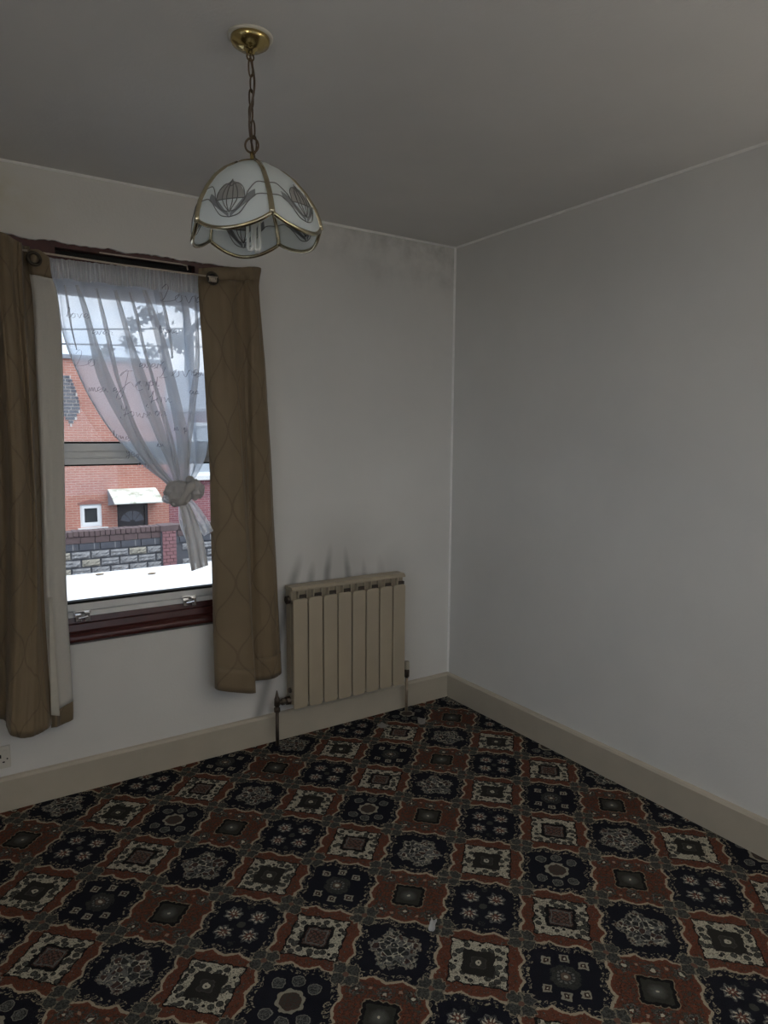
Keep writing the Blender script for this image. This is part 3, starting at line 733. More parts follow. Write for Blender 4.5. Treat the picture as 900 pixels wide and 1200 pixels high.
knot = obj('knot', fold_ball(at(209, 578, -.095), .056, .044, .054, 1.0, 2.4, (.8, -.3, .6)), M_sheer3, net, smooth=True)
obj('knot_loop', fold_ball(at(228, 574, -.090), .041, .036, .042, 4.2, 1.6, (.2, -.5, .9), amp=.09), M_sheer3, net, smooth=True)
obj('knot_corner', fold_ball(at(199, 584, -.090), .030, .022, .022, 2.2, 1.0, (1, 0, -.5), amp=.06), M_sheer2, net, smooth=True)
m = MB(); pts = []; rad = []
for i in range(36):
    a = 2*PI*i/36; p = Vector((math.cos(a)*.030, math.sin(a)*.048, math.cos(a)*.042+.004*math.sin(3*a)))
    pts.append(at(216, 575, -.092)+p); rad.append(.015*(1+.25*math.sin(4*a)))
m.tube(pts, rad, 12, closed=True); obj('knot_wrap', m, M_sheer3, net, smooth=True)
def tail(Lp, Rp, nf, amp, y0, mat, name):
    rows = []
    for i in range(31):
        t = i/30; r = []
        a = smooth_path(Lp, t); b_ = smooth_path(Rp, t)
        for j in range(61):
            s = j/60; ph = 2*PI*nf*s+1.3*t
            s2 = min(1, max(0, s+.9*math.sin(ph)/(2*PI*nf)))
            r.append(at(a[0]+(b_[0]-a[0])*s2, a[1]+(b_[1]-a[1])*s2, y0-amp*(.4+.8*t)*math.cos(ph)-.014*noise.noise((s*3, t*6, nf))-.006*noise.noise((s*7, t*13, nf))))
        rows.append(r)
    m = MB().grid(rows); return obj(name, m, mat, net, smooth=True, uvs=[(v[0], v[2]) for v in m.v])
tail([(590, 210), (610, 213.5), (632, 217), (652, 220), (670, 223)], [(590, 222), (610, 231), (632, 239), (650, 243), (662, 245.5)], 2.5, .016, -.092, M_sheer3, 'tail')
tail([(590, 216), (605, 224), (618, 231), (629, 238)], [(584, 224), (598, 236), (612, 245), (622, 250)], 2.0, .010, -.084, M_sheer2, 'tail')
tail([(592, 209), (606, 209), (618, 211), (632, 217)], [(592, 214), (606, 216), (618, 219), (632, 222)], 1.5, .008, -.086, M_sheer2, 'tail')
# script print: handwriting-like strokes that lie on the cloth
GL = {  # single-stroke letters, unit height
 'a': [(.5,.45),(.2,.5),(.05,.2),(.25,0),(.5,.4),(.5,.05),(.7,0)], 'e': [(0,.1),(.4,.3),(.35,.52),(.1,.4),(.1,.1),(.35,0),(.6,.15)],
 'o': [(.3,.5),(.05,.3),(.15,0),(.45,.1),(.45,.42),(.3,.5),(.7,.4)], 'r': [(0,.0),(.12,.5),(.2,.4),(.42,.42),(.38,.1),(.6,.05)],
 'v': [(0,.45),(.2,0),(.45,.45),(.65,.42)], 'm': [(0,0),(.1,.45),(.2,.05),(.35,.48),(.45,.05),(.6,.48),(.7,.05),(.85,.1)],
 'i': [(0,.05),(.15,.48),(.2,.02),(.4,.1)], 't': [(0,.1),(.2,.9),(.2,.05),(.4,.1)], 'l': [(0,.1),(.35,.95),(.2,1.05),(.12,.3),(.2,0),(.42,.12)],
 'y': [(0,.45),(.15,.1),(.4,.45),(.3,-.4),(.05,-.5),(.1,-.25),(.6,.1)], 'n': [(0,0),(.1,.45),(.2,.05),(.38,.48),(.45,.05),(.65,.1)],
 'u': [(0,.45),(.1,.05),(.32,.4),(.38,.05),(.6,.1)], 's': [(0,.1),(.3,.5),(.35,.15),(.1,0),(.55,.1)],
 'F': [(.75,1.05),(.25,1.0),(.1,.8),(.5,1.1),(.35,.3),(.15,-.35),(-.1,-.4),(.0,-.1),(.6,.45),(.85,.2)],
 'L': [(.1,.8),(.4,1.1),(.5,.8),(.2,.1),(0,0),(.2,-.05),(.9,.1)], 'w': [(0,.45),(.12,.02),(.3,.4),(.42,.02),(.6,.45),(.75,.4)], 'd': [(.45,.4),(.2,.5),(.05,.2),(.25,0),(.5,.5),(.55,1.0),(.52,.05),(.75,.1)],
 'Y': [(0,.95),(.1,.5),(.35,.55),(.55,1.0),(.4,.1),(.15,-.4),(-.05,-.3),(.2,.0),(.75,.25)]}
def word(txt, px, py, h, slope=0.0):                       # written along the crests of the folds
    m = MB(); x = 0.0; st = []
    for ch in txt:
        g = GL[ch]; st += [(x+a, b_) for a, b_ in g]; x += g[-1][0]+.02
    P = [Vector((a, b_, 0)) for a, b_ in st]; n = len(P)*5
    C = [crom(P, i/n) for i in range(n+1)]
    def pt(p, ox, oy):
        X_, Y_ = px+p.x*h+ox, py-p.y*h+slope*p.x*h+oy
        return at(X_, Y_, -.0625-.055*max(0, (Y_-344)/228-.45)**1.2)
    L_ = [pt(p, -.42, -.25) for p in C]; R_ = [pt(p, .42, .25) for p in C]
    m.grid([L_, R_]); return m
for txt, px, py, h, sl in (('Lo', 87, 428, 17, .05), ('For', 139, 458, 22, -.02), ('ever', 163, 431, 11, .03), ('me', 104, 459, 11, .03), ('are', 119, 459, 10, .03), ('and', 163, 452, 11, .03),
                           ('Your', 142, 486, 12, .15), ('was', 173, 487, 11, .02), ('Love', 186, 442, 17, .0), ('You', 172, 472, 14, .0), ('true', 132, 512, 9, .25), ('yes', 148, 532, 9, .3), ('so', 161, 547, 12, .25),
                           ('in', 184, 524, 9, .0), ('my', 204, 505, 10, .05), ('Love', 188, 352, 18, .1), ('on', 226, 440, 9, 0), ('as', 222, 462, 9, 0), ('love', 78, 372, 11, .05), ('ever', 108, 392, 10, .05), ('time', 186, 390, 10, .05)):
    q = word(txt, px, py, h, sl); obj('printed_word', q, M_ink, drape, uvs=[(v[0], v[2]) for v in q.v])

# ================================================================== pendant light
PX, PY = -1.668, -1.238
pend = thing('pendant_light', 'brass pendant lamp with a scalloped frosted glass shade hanging on a chain', 'pendant lamp', (PX, PY, RH))
m = MB(); m.lathe([(.056, 0), (.056, -.003), (.050, -.005), (.0, -.005)], (PX, PY, RH), 32); obj('ceiling_ring', m, M_plate, pend, smooth=True)
m = MB(); m.lathe([(.048, -.004), (.0485, -.010), (.045, -.018), (.036, -.022), (.033, -.026), (.020, -.030), (.012, -.034), (.010, -.040), (.0, -.041)], (PX, PY, RH), 36); obj('ceiling_rose', m, M_brass, pend, smooth=True)
m = MB(); m.tube([(PX+.009*math.cos(a), PY+.001, RH-.046+.009*math.sin(a)) for a in [2*PI*k/18 for k in range(18)]], .0022, 6, closed=True); obj('hook', m, M_bronze, pend, smooth=True)
zt = RH-.052
NL = 6; LH = .0425
for i in range(NL):
    zc = zt-LH/2+.002-i*(LH-.0065); ang = (PI/2)*(i % 2)+.55+random.uniform(-.25, .25); wx = .0065
    pts = []
    for k in range(28):
        a = 2*PI*k/28; lx = wx*math.cos(a); lz = (LH/2)*math.copysign(abs(math.sin(a))**.75, math.sin(a))
        pts.append((PX+lx*math.cos(ang)+.0035*math.sin(i*1.7)+.002*i*.3, PY+lx*math.sin(ang), zc+lz))
    m = MB(); m.tube(pts, .0022, 6, closed=True); obj('chain_link', m, M_bronze, pend, smooth=True)
ztop = 2.146
zr = 2.196
m = MB(); dirx = Vector((math.cos(-.585), math.sin(-.585), 0))
m.tube([Vector((PX, PY, zr))+dirx*(.0165*math.cos(2*PI*k/30))+Vector((0, 0, .0175*math.sin(2*PI*k/30))) for k in range(30)], .0026, 8, closed=True); obj('hanging_ring', m, M_bronze, pend, smooth=True)
m = MB(); pts = [(PX+.007*math.sin(t*.9*9)+.002, PY+.007*math.cos(t*.9*9), RH-.04-(RH-.04-ztop)*t/1.0) for t in [k/40 for k in range(41)]]
m.tube(pts, .0028, 6); obj('flex', m, M_cord, pend, smooth=True)
m = MB(); m.tube([(PX, PY, zr-.016), (PX, PY, ztop-.004)], .005, 10); m.lathe([(.004, .012), (.012, .006), (.038, .004), (.044, -.004), (.046, -.010), (.0, -.010)], (PX, PY, ztop), 30); obj('shade_cap', m, M_brass, pend, smooth=True)
# shade: five bent panels between brass cames; profile d (below top) -> radius
PROF = [(0.0, .040), (.018, .073), (.040, .100), (.070, .124), (.105, .1445), (.135, .1545), (.160, .1585), (.21, .161)]
def rad(d):
    for (a, ra), (b_, rb) in zip(PROF, PROF[1:]):
        if d <= b_: break
    return ra+(rb-ra)*(d-a)/(b_-a)
view = math.atan2(CY-PY, CX-PX); A0 = view+math.radians(13)
SEC = 2*PI/5
def shp(phi, d, off=0.0):                    # phi measured inside one panel, -SEC/2..SEC/2
    r_ = rad(d)*(.55+.45*math.cos(SEC/2)/math.cos(phi)/math.cos(SEC/2)*1.0*(.93+.07*math.cos(phi*5)))+off
    return r_
tilt = Matrix.Rotation(math.radians(3.0), 3, Vector((math.cos(view), math.sin(view), 0))) @ Matrix.Rotation(math.radians(1.0), 3, Vector((-math.sin(view), math.cos(view), 0)))
def SP(mid, phi, d, off=0.0):
    r_ = shp(phi, d, off); v = Vector((r_*math.cos(mid+phi), r_*math.sin(mid+phi), -d))
    return Vector((PX, PY, ztop)) + tilt @ v
def dend(phi): return .152+.033*math.cos(phi/SEC*PI)**.8 if abs(phi) < SEC/2-1e-6 else .152
def motif_pt(mid, u, h, off): # u -1..1 across the panel at working width, h 0 (bottom of motif) .. 1 top
    d = .156-.090*h; return SP(mid, u*SEC*.5*.96, d, off)
for k in range(5):
    mid = A0-SEC/2-k*SEC
    rows = [[SP(mid, -SEC/2+SEC*j/16, dend(-SEC/2+SEC*j/16)*i/18) for j in range(17)] for i in range(19)]
    pn = obj('glass_panel', MB().grid(rows), M_frost, pend, smooth=True, solid=.003)
    m = MB(); m.tube([SP(mid, -SEC/2+SEC*j/24, dend(-SEC/2+SEC*j/24), .001) for j in range(25)], .0052, 8); obj('scalloped_rim', m, M_came, pend, smooth=True)
    m = MB(); cpts = [SP(mid, SEC/2, .157*i/16, .001) for i in range(17)]
    m.tube(cpts, [.0055+.002*i/16 for i in range(17)], 8); obj('rib', m, M_came, pend, smooth=True)
    # leaded motif, on both faces of the glass
    for off, tagname in ((.0028, 'flower_motif'), (-.0028, 'flower_motif_inside')):
        m = MB()
        def line(P, wd=.018):
            C = [crom([Vector((a, b_, 0)) for a, b_ in P], i/(len(P)*4)) for i in range(len(P)*4+1)]
            m.tube([motif_pt(mid, c.x, c.y, off) for c in C], .0011, 4)
        for sg in (-1, 1):
            line([(sg*1.0, .52), (sg*.72, .52), (sg*.5, .34), (sg*.25, .02), (0, -.06)])
            line([(sg*1.0, .86), (sg*.74, .88), (sg*.52, .66), (sg*.40, .40), (sg*.20, .14), (0, .08)])
            line([(sg*.40, .42), (sg*.36, .70), (sg*.18, .86), (0, .78)])
            line([(0, .06), (sg*.20, .40), (sg*.17, .72), (0, .96), (0, .96)])
            line([(0, .06), (sg*.08, .35), (sg*.06, .75), (0, .96)])
        line([(-.40, .42), (0, .42), (.40, .42)])
        obj(tagname, m, M_lead, pn, smooth=True)
        m = MB()
        R = []
        for i in range(9):
            u = -.38+.76*i/8; top = .50+.42*max(0, 1-(u/.40)**2)**.6; R.append([motif_pt(mid, u, .43+(top-.43)*j/4, off*.8) for j in range(5)])
        m.grid(R); obj('lotus_petals', m, M_petal, pn, smooth=True)
        m = MB()
        for sg in (-1, 1):
            R = []
            for i in range(10):
                t = i/9; u = sg*(1.0-.98*t); lo = .52+(-.06-.52)*max(0, (t-.25)/.75)**1.1; hi = lo+.10+.22*math.sin(min(1, max(0, (t-.1)/.8))*PI)*.55
                R.append([motif_pt(mid, u, lo, off*.8), motif_pt(mid, u, (lo+hi)/2, off*.8), motif_pt(mid, u, hi, off*.8)])
            m.grid(R[3:])
        obj('scroll_leaf', m, M_petal2, pn, smooth=True)
m = MB(); m.lathe([(.0, .0), (.016, 0), (.018, -.03), (.020, -.055), (.017, -.075), (.0, -.075)], (PX, PY, ztop-.01), 20); obj('lamp_holder', m, M_plate, pend, smooth=True)
bulb = obj('bulb', MB().lathe([(.0, 0), (.019, 0), (.020, -.022), (.016, -.030), (.0, -.030)], (PX+.002, PY, ztop-.085), 20), M_plate, pend, smooth=True)
for k, (dx, dy) in enumerate(((-.012, -.004), (.004, -.012), (.012, .006))):
    m = MB(); zc = ztop-.112; e = Vector((.83, -.55, 0))*.0058
    a = Vector((PX+.002+dx, PY+dy, 0))
    m.tube([a-e+Vector((0, 0, zc)), a-e+Vector((0, 0, zc-.088)), a-e*.5+Vector((0, 0, zc-.0935)), a+e*.5+Vector((0, 0, zc-.0935)), a+e+Vector((0, 0, zc-.088)), a+e+Vector((0, 0, zc))], .0046, 8)
    obj('bulb_tube', m, M_tube, bulb, smooth=True)

# ================================================================== radiator
RX0, RX1, RYF, RZ0, RZ1 = -1.018, -.376, -.112, .178, .762
SW = (RX1-RX0)/8
radi = thing('radiator', 'cream panelled radiator of eight sections on the wall under the soot marks', 'radiator', ((RX0+RX1)/2, -.06, RZ0))
body = MB(); body.box(RX0+.004, RX0+SW-.004, RYF+.0125, RYF+.036, RZ0+.02, .680); body.box(RX0+.0015, RX0+SW-.0015, RYF+.036, -.034, RZ0+.012, .690)                        # hollow column behind the plate
body.box(RX0, RX0+SW, RYF+.030, -.034, .690, .748); body.box(RX0, RX0+SW, RYF+.010, -.030, RZ0+.02, RZ0+.05)
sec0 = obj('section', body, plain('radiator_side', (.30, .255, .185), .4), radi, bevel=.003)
def rplate():
    m = MB(); n = 5; r = .014; P = []
    xa, xb, za, zb = RX0+.0030, RX0+SW-.0030, RZ0, .708
    for cx_, cz_, a0 in ((xb-r, zb-r, 0), (xa+r, zb-r, PI/2), (xa+r, za+r, PI), (xb-r, za+r, 1.5*PI)):
        P += [(cx_+r*math.cos(a0+PI/2*i/n), cz_+r*math.sin(a0+PI/2*i/n)) for i in range(n+1)]
    m.prism(P, 'y', RYF, RYF+.012); return m
pl0 = obj('front_plate', rplate(), M_rad, sec0, bevel=.003)
def rtop():
    m = MB(); m.prism([(RYF+.006, .744), (RYF+.006, .752), (RYF+.016, .762), (-.030, .762), (-.030, .744)], 'x', RX0+.0006, RX0+SW-.0006)
    return m
tp0 = obj('top_cap', rtop(), M_rad, sec0)
m = MB(); m.prism([(RYF+.010, .708), (RYF+.034, .690), (RYF+.034, .745), (RYF+.006, .745)], 'x', RX0+SW*.40, RX0+SW*.46)
fn0 = obj('vent_fin', m, M_rad, sec0)
m = MB(); m.box(RX0+SW*.46, RX0+SW*.99, RYF+.016, RYF+.029, .704, .720)
sl0 = obj('vent_slot', m, M_raddark, sec0)
m = MB(); m.box(RX0+SW*.04, RX0+SW*.10, RYF+.022, RYF+.0295, .704, .745); fn1 = obj('vent_fin', m, M_rad, sec0)
for i in range(1, 8):
    s = sec0.copy(); COL.objects.link(s); s.location = Vector((SW*i, 0, 0)); s.name = 'section'
    for ch in (pl0, tp0, fn0, sl0, fn1):
        c = ch.copy(); COL.objects.link(c); c.parent = s; c.matrix_parent_inverse = ch.matrix_parent_inverse.copy()
def cyl(m, a, b_, r_, seg=14): return m.tube([a, b_], r_, seg)
VY = -.070
m = MB(); m.tube([(RX0-.001, VY, RZ0+.035), (RX0-.020, VY, RZ0+.035)], [.022, .020], 8); m.tube([(RX0-.018, VY, RZ0+.035), (RX0-.062, VY, RZ0+.035)], .011, 12)
m.tube([(RX0-.030, VY, RZ0+.035), (RX0-.044, VY, RZ0+.035)], .016, 6)
vl = obj('lockshield_valve', m, M_pipe, radi, smooth=False)
vx = RX0-.066
m = MB(); m.lathe([(.0, .062), (.003, .060), (.009, .030), (.013, .020), (.014, -.012), (.010, -.016), (.010, -.022), (.015, -.024), (.015, -.042), (.009, -.046), (.0, -.046)], (vx, VY, RZ0+.035), 14); obj('valve_body', m, M_pipe, vl, smooth=True)
m = MB(); m.tube([(vx, VY, RZ0-.008), (vx, VY, .0025)], .0085, 10); obj('pipe', m, M_pipe, radi, smooth=True)
m = MB(); m.tube([(RX0+.001, VY, .700), (RX0-.014, VY, .700)], .020, 8); m.tube([(RX0-.012, VY, .700), (RX0-.020, VY, .700)], .008, 6); obj('blanking_plug', m, M_pipe, radi)
m = MB(); m.tube([(RX0+.002, -.075, RZ0+.085), (RX0-.006, -.075, RZ0+.085)], .013, 8); obj('rust_boss', m, M_pipe, radi)
vx = RX1+.040
m = MB(); m.tube([(RX1-.002, VY, RZ0+.035), (vx, VY, RZ0+.035)], .011, 10); vr = obj('valve_tail', m, M_pipe, radi)
m = MB(); m.lathe([(.0, .100), (.012, .100), (.014, .096), (.015, .066), (.013, .058), (.0, .058)], (vx, VY, RZ0), 14); obj('valve_cap', m, M_cap, vr, smooth=True)
m = MB(); m.lathe([(.0, .060), (.012, .060), (.014, .046), (.014, .02), (.009, .012), (.0, .012)], (vx, VY, RZ0), 12); obj('valve_body', m, M_pipe, vr, smooth=True)
m = MB(); m.tube([(vx, VY, RZ0+.014), (vx, VY, .0025)], .0085, 10); obj('pipe', m, M_copper, radi, smooth=True)

# ================================================================== socket at the left edge
c = at(11.5, 872, -.001)
sx1_, sz1 = c.x, c.z
sk = thing('electrical_socket', 'off-white wall socket low on the wall under the left curtain', 'socket', (sx1_-.073, -.005, sz1-.086))
m = MB(); m.box(sx1_-.146, sx1_, -.010, -.0002, sz1-.090, sz1); obj('face_plate', m, M_plate, sk, bevel=.003)
for cx_ in (sx1_-.036, sx1_-.108):
    for q in ((-.004, .004, -.046, -.032), (-.015, -.007, -.066, -.061), (.007, .015, -.066, -.061)):
        obj('pin_hole', MB().box(cx_+q[0], cx_+q[1], -.0112, -.0098, sz1+q[2], sz1+q[3]), M_dark, sk)
m = MB(); m.box(sx1_-.025, sx1_-.013, -.014, -.0095, sz1-.036, sz1-.016); obj('switch', m, M_plate, sk, bevel=.001)
m = MB(); m.lathe([(.0, 0), (.003, 0), (.003, .0015), (.0, .0015)], (0, 0, 0), 10); m.v = [(v[0]+sx1_-.012, -.0100-v[2], v[1]+sz1-.052) for v in m.v]; obj('screw', m, M_dark, sk)

# ================================================================== scraps on the carpet
def floor_at(px, py):
    d = _f + RT*((px-450)/FPX) + UP*((600-py)/FPX); return Vector((CX, CY, CZ))+d*(-CZ/d.z)
def scrap(name, px, py, lx, ly, rot, label, mat):
    c = floor_at(px, py); rows = []
    for i in range(7):
        r_ = []
        for j in range(7):
            a, b_ = (i/6-.5)*lx, (j/6-.5)*ly
            a *= 1+.3*noise.noise((i*.7, j*.5, px)); b_ *= 1+.3*noise.noise((j*.7, i*.5, py))
            h = .0045+.006*abs(noise.noise((i*.45+px, j*.45, 1.0)))+.006*(abs(j/6-.5)*2)**2
            r_.append((c.x+a*math.cos(rot)-b_*math.sin(rot), c.y+a*math.sin(rot)+b_*math.cos(rot), h))
        rows.append(r_)
    lowest = min(p[2] for r_ in rows for p in r_)
    rows = [[(p[0], p[1], p[2]-lowest+.003) for p in r_] for r_ in rows]
    tag(obj(name, MB().grid(rows), mat, smooth=True, solid=.001), label, 'scrap')
scrap('plastic_scrap', 507, 1086, .050, .018, .75, 'small crumpled grey plastic scrap on the carpet, nearest the middle of the floor', M_scrap)
scrap('paper_scrap', 449, 852, .045, .05, .3, 'torn pale paper scrap on the carpet in front of the radiator', M_paper)
scrap('paper_scrap', 494, 846, .07, .04, .9, 'pale paper scrap on the carpet between radiator pipe and room corner', M_paper)

# ================================================================== outside
GZ = -2.45
m = MB(); m.box(-30, 40, TH+.0, 60, GZ-.2, GZ); struct(obj('ground_street', m, M_tar))
m = MB(); m.box(-30, LX-TH, -40, 60, GZ-.2, GZ); m.box(LX-TH, 40, -40, FY-TH, GZ-.2, GZ); struct(obj('ground_side', m, M_tar))
# own house below the room
m = MB(); m.box(LX-TH, TH, FY-TH, TH, GZ, -.2); struct(obj('house_base', m, M_brick2))
# flat roof of the bay below the window
FRZ = .30; FRY = 3.07
fr = thing('flat_roof', 'bright white flat roof just outside below the window', 'roof', (-1.4, 1.6, GZ))
m = MB(); m.box(-6.0, 3.0, TH+.001, FRY-.02, FRZ-.10, FRZ); obj('roof_deck', m, M_roof, fr, bevel=.008)
m = MB(); m.box(-5.9, 2.9, TH+.001, FRY-.12, GZ, FRZ-.10); obj('wall', m, M_brick2, fr)
m = MB(); m.box(-6.02, 3.02, FRY-.02, FRY, FRZ-.13, FRZ+.004); obj('fascia', m, M_white, fr)
for px, py, lab in ((117, 674, 'dry brown leaf lying on the white flat roof, left one'), (178, 673, 'dry brown leaf lying on the white flat roof, right one')):
    d = _f + RT*((px-450)/FPX) + UP*((600-py)/FPX); c = Vector((CX, CY, CZ))+d*((FRZ-CZ)/d.z)
    rows = [[(c.x+(i-2)*.016, c.y+(j-2)*.012*(1-abs(i-2)*.3), FRZ+.003+.004*abs(j-2)) for j in range(5)] for i in range(5)]
    tag(obj('dry_leaf', MB().grid(rows), M_dryleaf, solid=.001, smooth=True), lab, 'leaf', 'dry leaves on the flat roof')
# stone block garden wall
WY = 9.5
gw = thing('garden_wall', 'low wall of grey stone-faced blocks with brick pier across the street', 'wall', at(140, 660, WY) * Vector((1, 1, 0)) + Vector((0, 0, GZ)) if False else Vector((at(140, 660, WY).x, WY, GZ)))
zc = lambda py: at(130, py, WY).z
XL, XR = at(40, 640, WY).x, at(300, 640, WY).x
zt_ = at(130, 620.5, WY).z; zh = at(130, 627, WY).z; zb1 = at(130, 634.5, WY).z; zd = at(130, 643, WY).z
bhh = at(130, 643, WY).z-at(130, 652.5, WY).z
pxa, pxb = at(190, 640, WY).x, at(206, 640, WY).x
m = MB(); m.box(XL, XR, WY+.03, WY+.25, GZ, zt_-.01); obj('wall_core', m, M_stonemort, gw)
# coping of headers on edge
src = None; xx = XL; i = 0
def piece(name, src, build, dx, dz, mats):
    pass
cw_ = .085
src = obj('coping_brick', MB().box(XL+.004, XL+cw_-.004, WY-.01, WY+.26, zh+.003, zt_), M_cope, gw, bevel=.006)
nC = int((XR-XL)/cw_)
for i in range(1, nC): o = share('coping_brick', src, gw, cw_*i, random.uniform(-.006, .006), random.uniform(-.004, .006))
bw_ = .235
src = obj('brick', MB().box(XL+.004, XL+bw_-.006, WY+.005, WY+.1, zb1+.004, zh-.004), M_cope, gw)
for i in range(1, int((XR-XL)/bw_)): share('brick', src, gw, bw_*i, random.uniform(-.004, .004), 0)
sw_ = .34
src = obj('slate_block', MB().box(XL+.006, XL+sw_-.008, WY+.005, WY+.1, zd+.006, zb1-.006), M_slate, gw, bevel=.005)
for i in range(1, int((XR-XL)/sw_)): share('slate_block', src, gw, sw_*i, random.uniform(-.006, .006), 0)
# lime runs on the slate course
for px, hh in ((107, 5), (110, 6), (131, 5), (134, 6), (137, 5), (166, 8), (168, 9)):
    c = at(px, 643, WY)
# rock-faced blocks, three shapes shared
def rock(seed, wd, ht):
    nx, nz_ = 7, 4; m = MB(); rows = []
    for i in range(nz_+1):
        r_ = []
        for j in range(nx+1):
            e = (i in (0, nz_)) or (j in (0, nx))
            r_.append((wd*j/nx, WY+.012-(0 if e else .022+.028*noise.noise((j*.8+seed, i*1.1, seed))), ht*i/nz_))
        rows.append(r_)
    m.grid(rows); n = len(m.v)
    c0 = (0, 0), (wd, 0), (wd, ht), (0, ht)
    m.add([(a, WY+.012, b_) for a, b_ in c0]+[(a, WY+.06, b_) for a, b_ in c0], [(0, 1, 5, 4), (1, 2, 6, 5), (2, 3, 7, 6), (3, 0, 4, 7)])
    return m
BW = (at(150, 655, WY).x-at(128, 655, WY).x)
meshes = []
for s_ in range(4):
    q = rock(s_*3.7+1, BW-.028, bhh-.026)
    for mt in (M_stone, M_stone2):
        o = obj('stone_block', q, mt, gw); meshes.append(o)
used = set(); k = 0
for row in range(6):
    zrow = zd-bhh*(row+1)+.006
    xx = XL-BW*(.5 if row % 2 else 0)-.06
    while xx < XR:
        cut = 1.0
        if xx < pxa < xx+BW: cut = (pxa-xx-.01)/(BW-.028)
        if cut > .25 and not (xx >= pxa and xx < pxb):
            i = random.randrange(4)*2+(1 if random.random() < .38 and xx < pxa else 0)
            s = meshes[i]
            o = s if i not in used else s.copy()
            if i in used: COL.objects.link(o)
            used.add(i); o.name = 'stone_block'; o.location = (xx, 0, zrow); o.scale.x = min(1.0, cut)
        xx += BW
for i, o in enumerate(meshes):
    if i not in used: bpy.data.objects.remove(o)
# brick pier
pb = .075; rr_ = 0
m = MB(); m.box(pxa-.02, pxb+.02, WY-.02, WY+.27, GZ, zt_-.0); obj('pier_core', m, M_stonemort, gw)
h_pb = .066; s1 = None; s2 = None; hw = (pxb-pxa)/2
z_ = zt_-.01; i = 0
while z_ > at(198, 675, WY).z:
    for j in range(2 if i % 2 == 0 else 3):
        if i % 2 == 0: a0, a1 = pxa+hw*j+.004, pxa+hw*(j+1)-.004
        else: a0, a1 = ((pxa, pxa+hw/2-.004), (pxa+hw/2+.004, pxa+1.5*hw-.004), (pxa+1.5*hw+.004, pxb))[j]
        obj('pier_brick', MB().box(a0, a1, WY-.045, WY+.05, z_-h_pb+.008, z_), M_redpier, gw)
    z_ -= h_pb; i += 1
obj('pier_cap', MB().box(pxa-.03, pxb+.03, WY-.05, WY+.28, zh-.0, zt_+.012), M_cope, gw, bevel=.006)
# brick house opposite
HY = 16.0
def hb(px, py, y=HY): return at(px, py, y)
jx = hb(198, 600).x; ztp = hb(130, 423).z; hx0 = hb(-60, 600).x
bh = thing('brick_house', 'orange brick house opposite with dark door, mossy canopy and little white window', 'house', (jx-3, HY+2, GZ))
# door and window openings left in the wall
dA, dB = hb(137, 590), hb(173, 590); dx0, dx1, dz1 = dA.x, dB.x, hb(155, 590).z
wA, wB = hb(93.5, 592), hb(119, 592); wx0, wx1, wz1, wz0 = wA.x, wB.x, hb(106, 591).z, hb(106, 618).z
m = MB()
m.box(hx0, wx0, HY, HY+4, GZ, ztp); m.box(wx0, wx1, HY, HY+4, wz1, ztp); m.box(wx0, wx1, HY, HY+4, GZ, wz0); m.box(wx1, dx0, HY, HY+4, GZ, ztp)
m.box(dx0, dx1, HY, HY+4, dz1, ztp); m.box(dx1, jx, HY, HY+4, GZ, ztp); m.box(wx0, dx1, HY+.3, HY+4, GZ, wz1)
obj('wall', m, M_brick, bh)
m = MB(); m.box(hx0, jx+.05, HY-.06, HY+4, ztp, ztp+.10); obj('parapet_coping', m, M_tiles, bh)
m = MB(); m.box(dx0+.0, dx0+.07, HY+.02, HY+.12, GZ, dz1); m.box(dx1-.07, dx1, HY+.02, HY+.12, GZ, dz1); m.box(dx0, dx1, HY+.02, HY+.12, dz1-.07, dz1); obj('door_frame', m, M_door, bh)
dz0 = GZ+.15; dcx = (dx0+dx1)/2; dw = (dx1-dx0)/2-.07
m = MB(); m.box(dx0+.07, dx1-.07, HY+.08, HY+.13, GZ, dz1-.07)
for sx in (-1, 1):
    for za, zb_ in ((dz1-1.05, dz1-.62), (dz1-1.75, dz1-1.15)):
        m.box(dcx+sx*dw*.5-dw*.34, dcx+sx*dw*.5+dw*.34, HY+.065, HY+.085, za, zb_)
door = obj('door', m, M_door, bh)
M_fan = plain('fan_light_glass', (.12, .125, .15), .15)
# fan light of four wedges over the door leaf
fz = dz1-.52; fr_ = dw*.98
m = MB()
for k in range(4):
    a0, a1 = PI*(.06+k*.22), PI*(.06+k*.22+.20)
    P = [(dcx+fr_*.25*math.cos(a0), fz+fr_*.25*math.sin(a0))]+[(dcx+fr_*math.cos(a0+(a1-a0)*i/5), fz+fr_*math.sin(a0+(a1-a0)*i/5)) for i in range(6)]+[(dcx+fr_*.25*math.cos(a1), fz+fr_*.25*math.sin(a1))]
    obj('fan_pane', MB().prism(P, 'y', HY+.07, HY+.085), M_fan, door)
m = MB(); m.lathe([(0, 0), (.03, 0), (.03, .04), (0, .04)], (0, 0, 0), 10); m.v = [(v[0]+dx1-.16, HY+.075-v[2], v[1]+dz1-.85) for v in m.v]; obj('door_knob', m, M_chrome, door)
# lean-to canopy
cTL, cTR, cBL, cBR = hb(126, 573), hb(182, 571.5), at(131, 590, HY-.75), at(188, 587.5, HY-.75)
m = MB(); n = 8; prof = []
xa, xb = cTL.x, cTR.x; za, zb_ = (cTL.z+cTR.z)/2, (cBL.z+cBR.z)/2
for i in range(n+1):
    t = i/n; prof.append((HY-.75*t, za+(zb_-za)*(t**1.25)))
m.prism([p for p in prof]+[(p[0], p[1]-.03) for p in prof[::-1]], 'x', xa, xb); cano = obj('canopy', m, M_canopy, bh)
for xx in (xa, xb-.03):
    m = MB(); m.prism([(HY, za-.03), (HY-.74, zb_-.03), (HY, zb_-.12)], 'x', xx, xx+.03); obj('canopy_bracket', m, M_tiles, cano)
